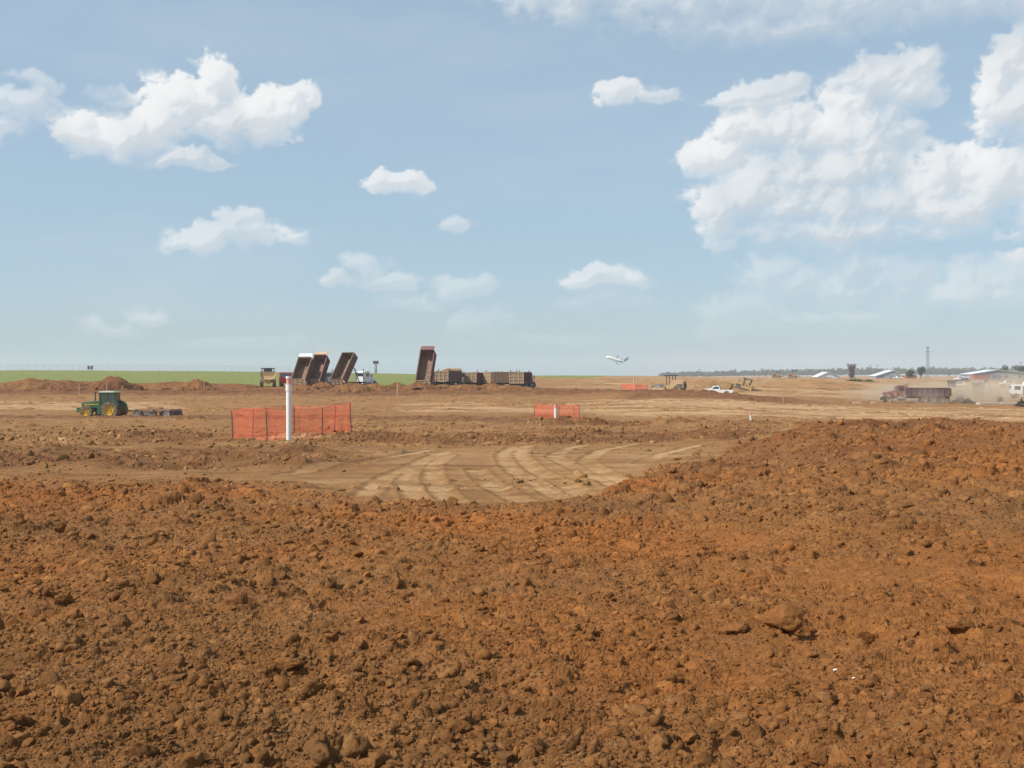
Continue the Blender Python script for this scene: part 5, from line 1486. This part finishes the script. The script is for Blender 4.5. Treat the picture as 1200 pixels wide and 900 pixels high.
# ------------------------------------------------------------------ small things on the ground
P = place(1172, 176); rt = empty('oil_drum', P, 0, 'dark rusty drum standing alone on pale ground in the dust', 'drum')
MB().tube((0, 0, 0), (0, 0, .98), .40, n=20).build('barrel', Mt['rust'], rt); MB().tube((0, 0, .3), (0, 0, .34), .425, n=20).tube((0, 0, .64), (0, 0, .68), .425, n=20).tube((0, 0, .98), (0, 0, 1.02), .42, n=20).build('hoop', Mt['rust'], rt)
def block(px, D, sx, sy, sz, label, rz=0, name='concrete_slab'):
    P = place(px, D, .06); m = MB().box(-sx / 2, sx / 2, -sy / 2, sy / 2, 0, sz); o = m.build(name, Mt['concrete'], bevel=.05); o.location = P; o.rotation_euler = (0, 0, R(rz)); tag(o, label, 'slab', 'pale slabs left on the graded ground')
block(1158, 168, 3.4, 1.0, .45, 'long pale concrete slab lying below the backhoe', 6)
block(1184, 172, 3.0, .9, .4, 'pale concrete slab below the rusty drum', -4)
block(1004, 168, 1.1, .5, .22, 'small white slab on the pale ground left of the maroon truck', 8)
block(1024, 170, .8, .5, .2, 'smaller white slab close to the maroon truck nose', -10)
for px, D, lb in ((1150, 330, 'first pale barrier block from the left in the slanting far line'), (1157, 318, 'second pale barrier block from the left in the slanting far line'), (1164, 306, 'third pale barrier block, right end of the slanting far line')):
    P = place(px, D, .03); o = MB().prism([(-.3, 0), (.3, 0), (.3, .12), (.12, .4), (.08, .85), (-.08, .85), (-.12, .4), (-.3, .12)], -1.6, 1.6).build('barrier', Mt['concrete']); o.location = P; o.rotation_euler = (0, 0, R(70)); tag(o, lb, 'barrier', 'pale barrier blocks in a slanting line')
for px, py, s, lb in ((979, 791, .017, 'tiny white scrap of paper on the fill, right of the middle'), (672, 396 + 0 + 0, 0, ''), (1000, 805, .010, 'tiny pale chip lying below the paper scrap')):
    if not s: continue
    X, Y, Z = hit_ground(px, py); z_ = ground(np.array([X]), np.array([Y]), True)[0]
    o = MB().hexa([(-s, -.3 * s, 0), (s, -.35 * s, .2 * s), (s * .9, .4 * s, .35 * s), (-s * .8, .3 * s, .2 * s), (-s, -.3 * s, .1 * s), (s, -.35 * s, .3 * s), (s * .9, .4 * s, .45 * s), (-s * .8, .3 * s, .3 * s)]).build('paper_scrap', Mt['white']); o.location = (X, Y, max(z_, Z) + .012); o.rotation_euler = (0, 0, .5); tag(o, lb, 'litter')

# ------------------------------------------------------------------ dust hanging round the trucks on the right
def dust(px, D, zc, sx, sy, sz, dens, label):
    P = place(px, D, 0); m = MB().ball((0, 0, 0), 1, 28, 16, (sx, sy, sz)); o = m.build('dust_cloud', None_mat(dens, (sx, sy, sz))); o.location = P + Vector((0, 0, zc)); tag(o, label, kind='stuff')
def None_mat(dens, sz):
    m = bpy.data.materials.new('dust'); m.use_nodes = True; m.node_tree.nodes.clear(); T = NT(m.node_tree)
    tc = T.n('ShaderNodeTexCoord').outputs['Object']
    r = T.vm('LENGTH', T.vm('DIVIDE', tc, sz), out='Value')
    d = T.m('MULTIPLY', T.ss(r, 1.0, .15), T.ss(T.noise(tc, .22, 4, .6), .38, .68))
    v = T.n('ShaderNodeVolumePrincipled'); v.inputs['Color'].default_value = (.80, .68, .52, 1); T.put(v.inputs['Density'], T.m('MULTIPLY', d, dens))
    o = T.n('ShaderNodeOutputMaterial'); T.L.new(v.outputs[0], o.inputs['Volume']); return m
dust(1104, 178, 1.0, 19, 18, 3.3, .24, 'thin tan dust hanging behind the maroon truck and round the backhoe')
dust(1195, 215, 1.5, 14, 16, 4.2, .20, 'paler dust drifting in front of the far buildings at the right edge')
make_haze(-32, 34)
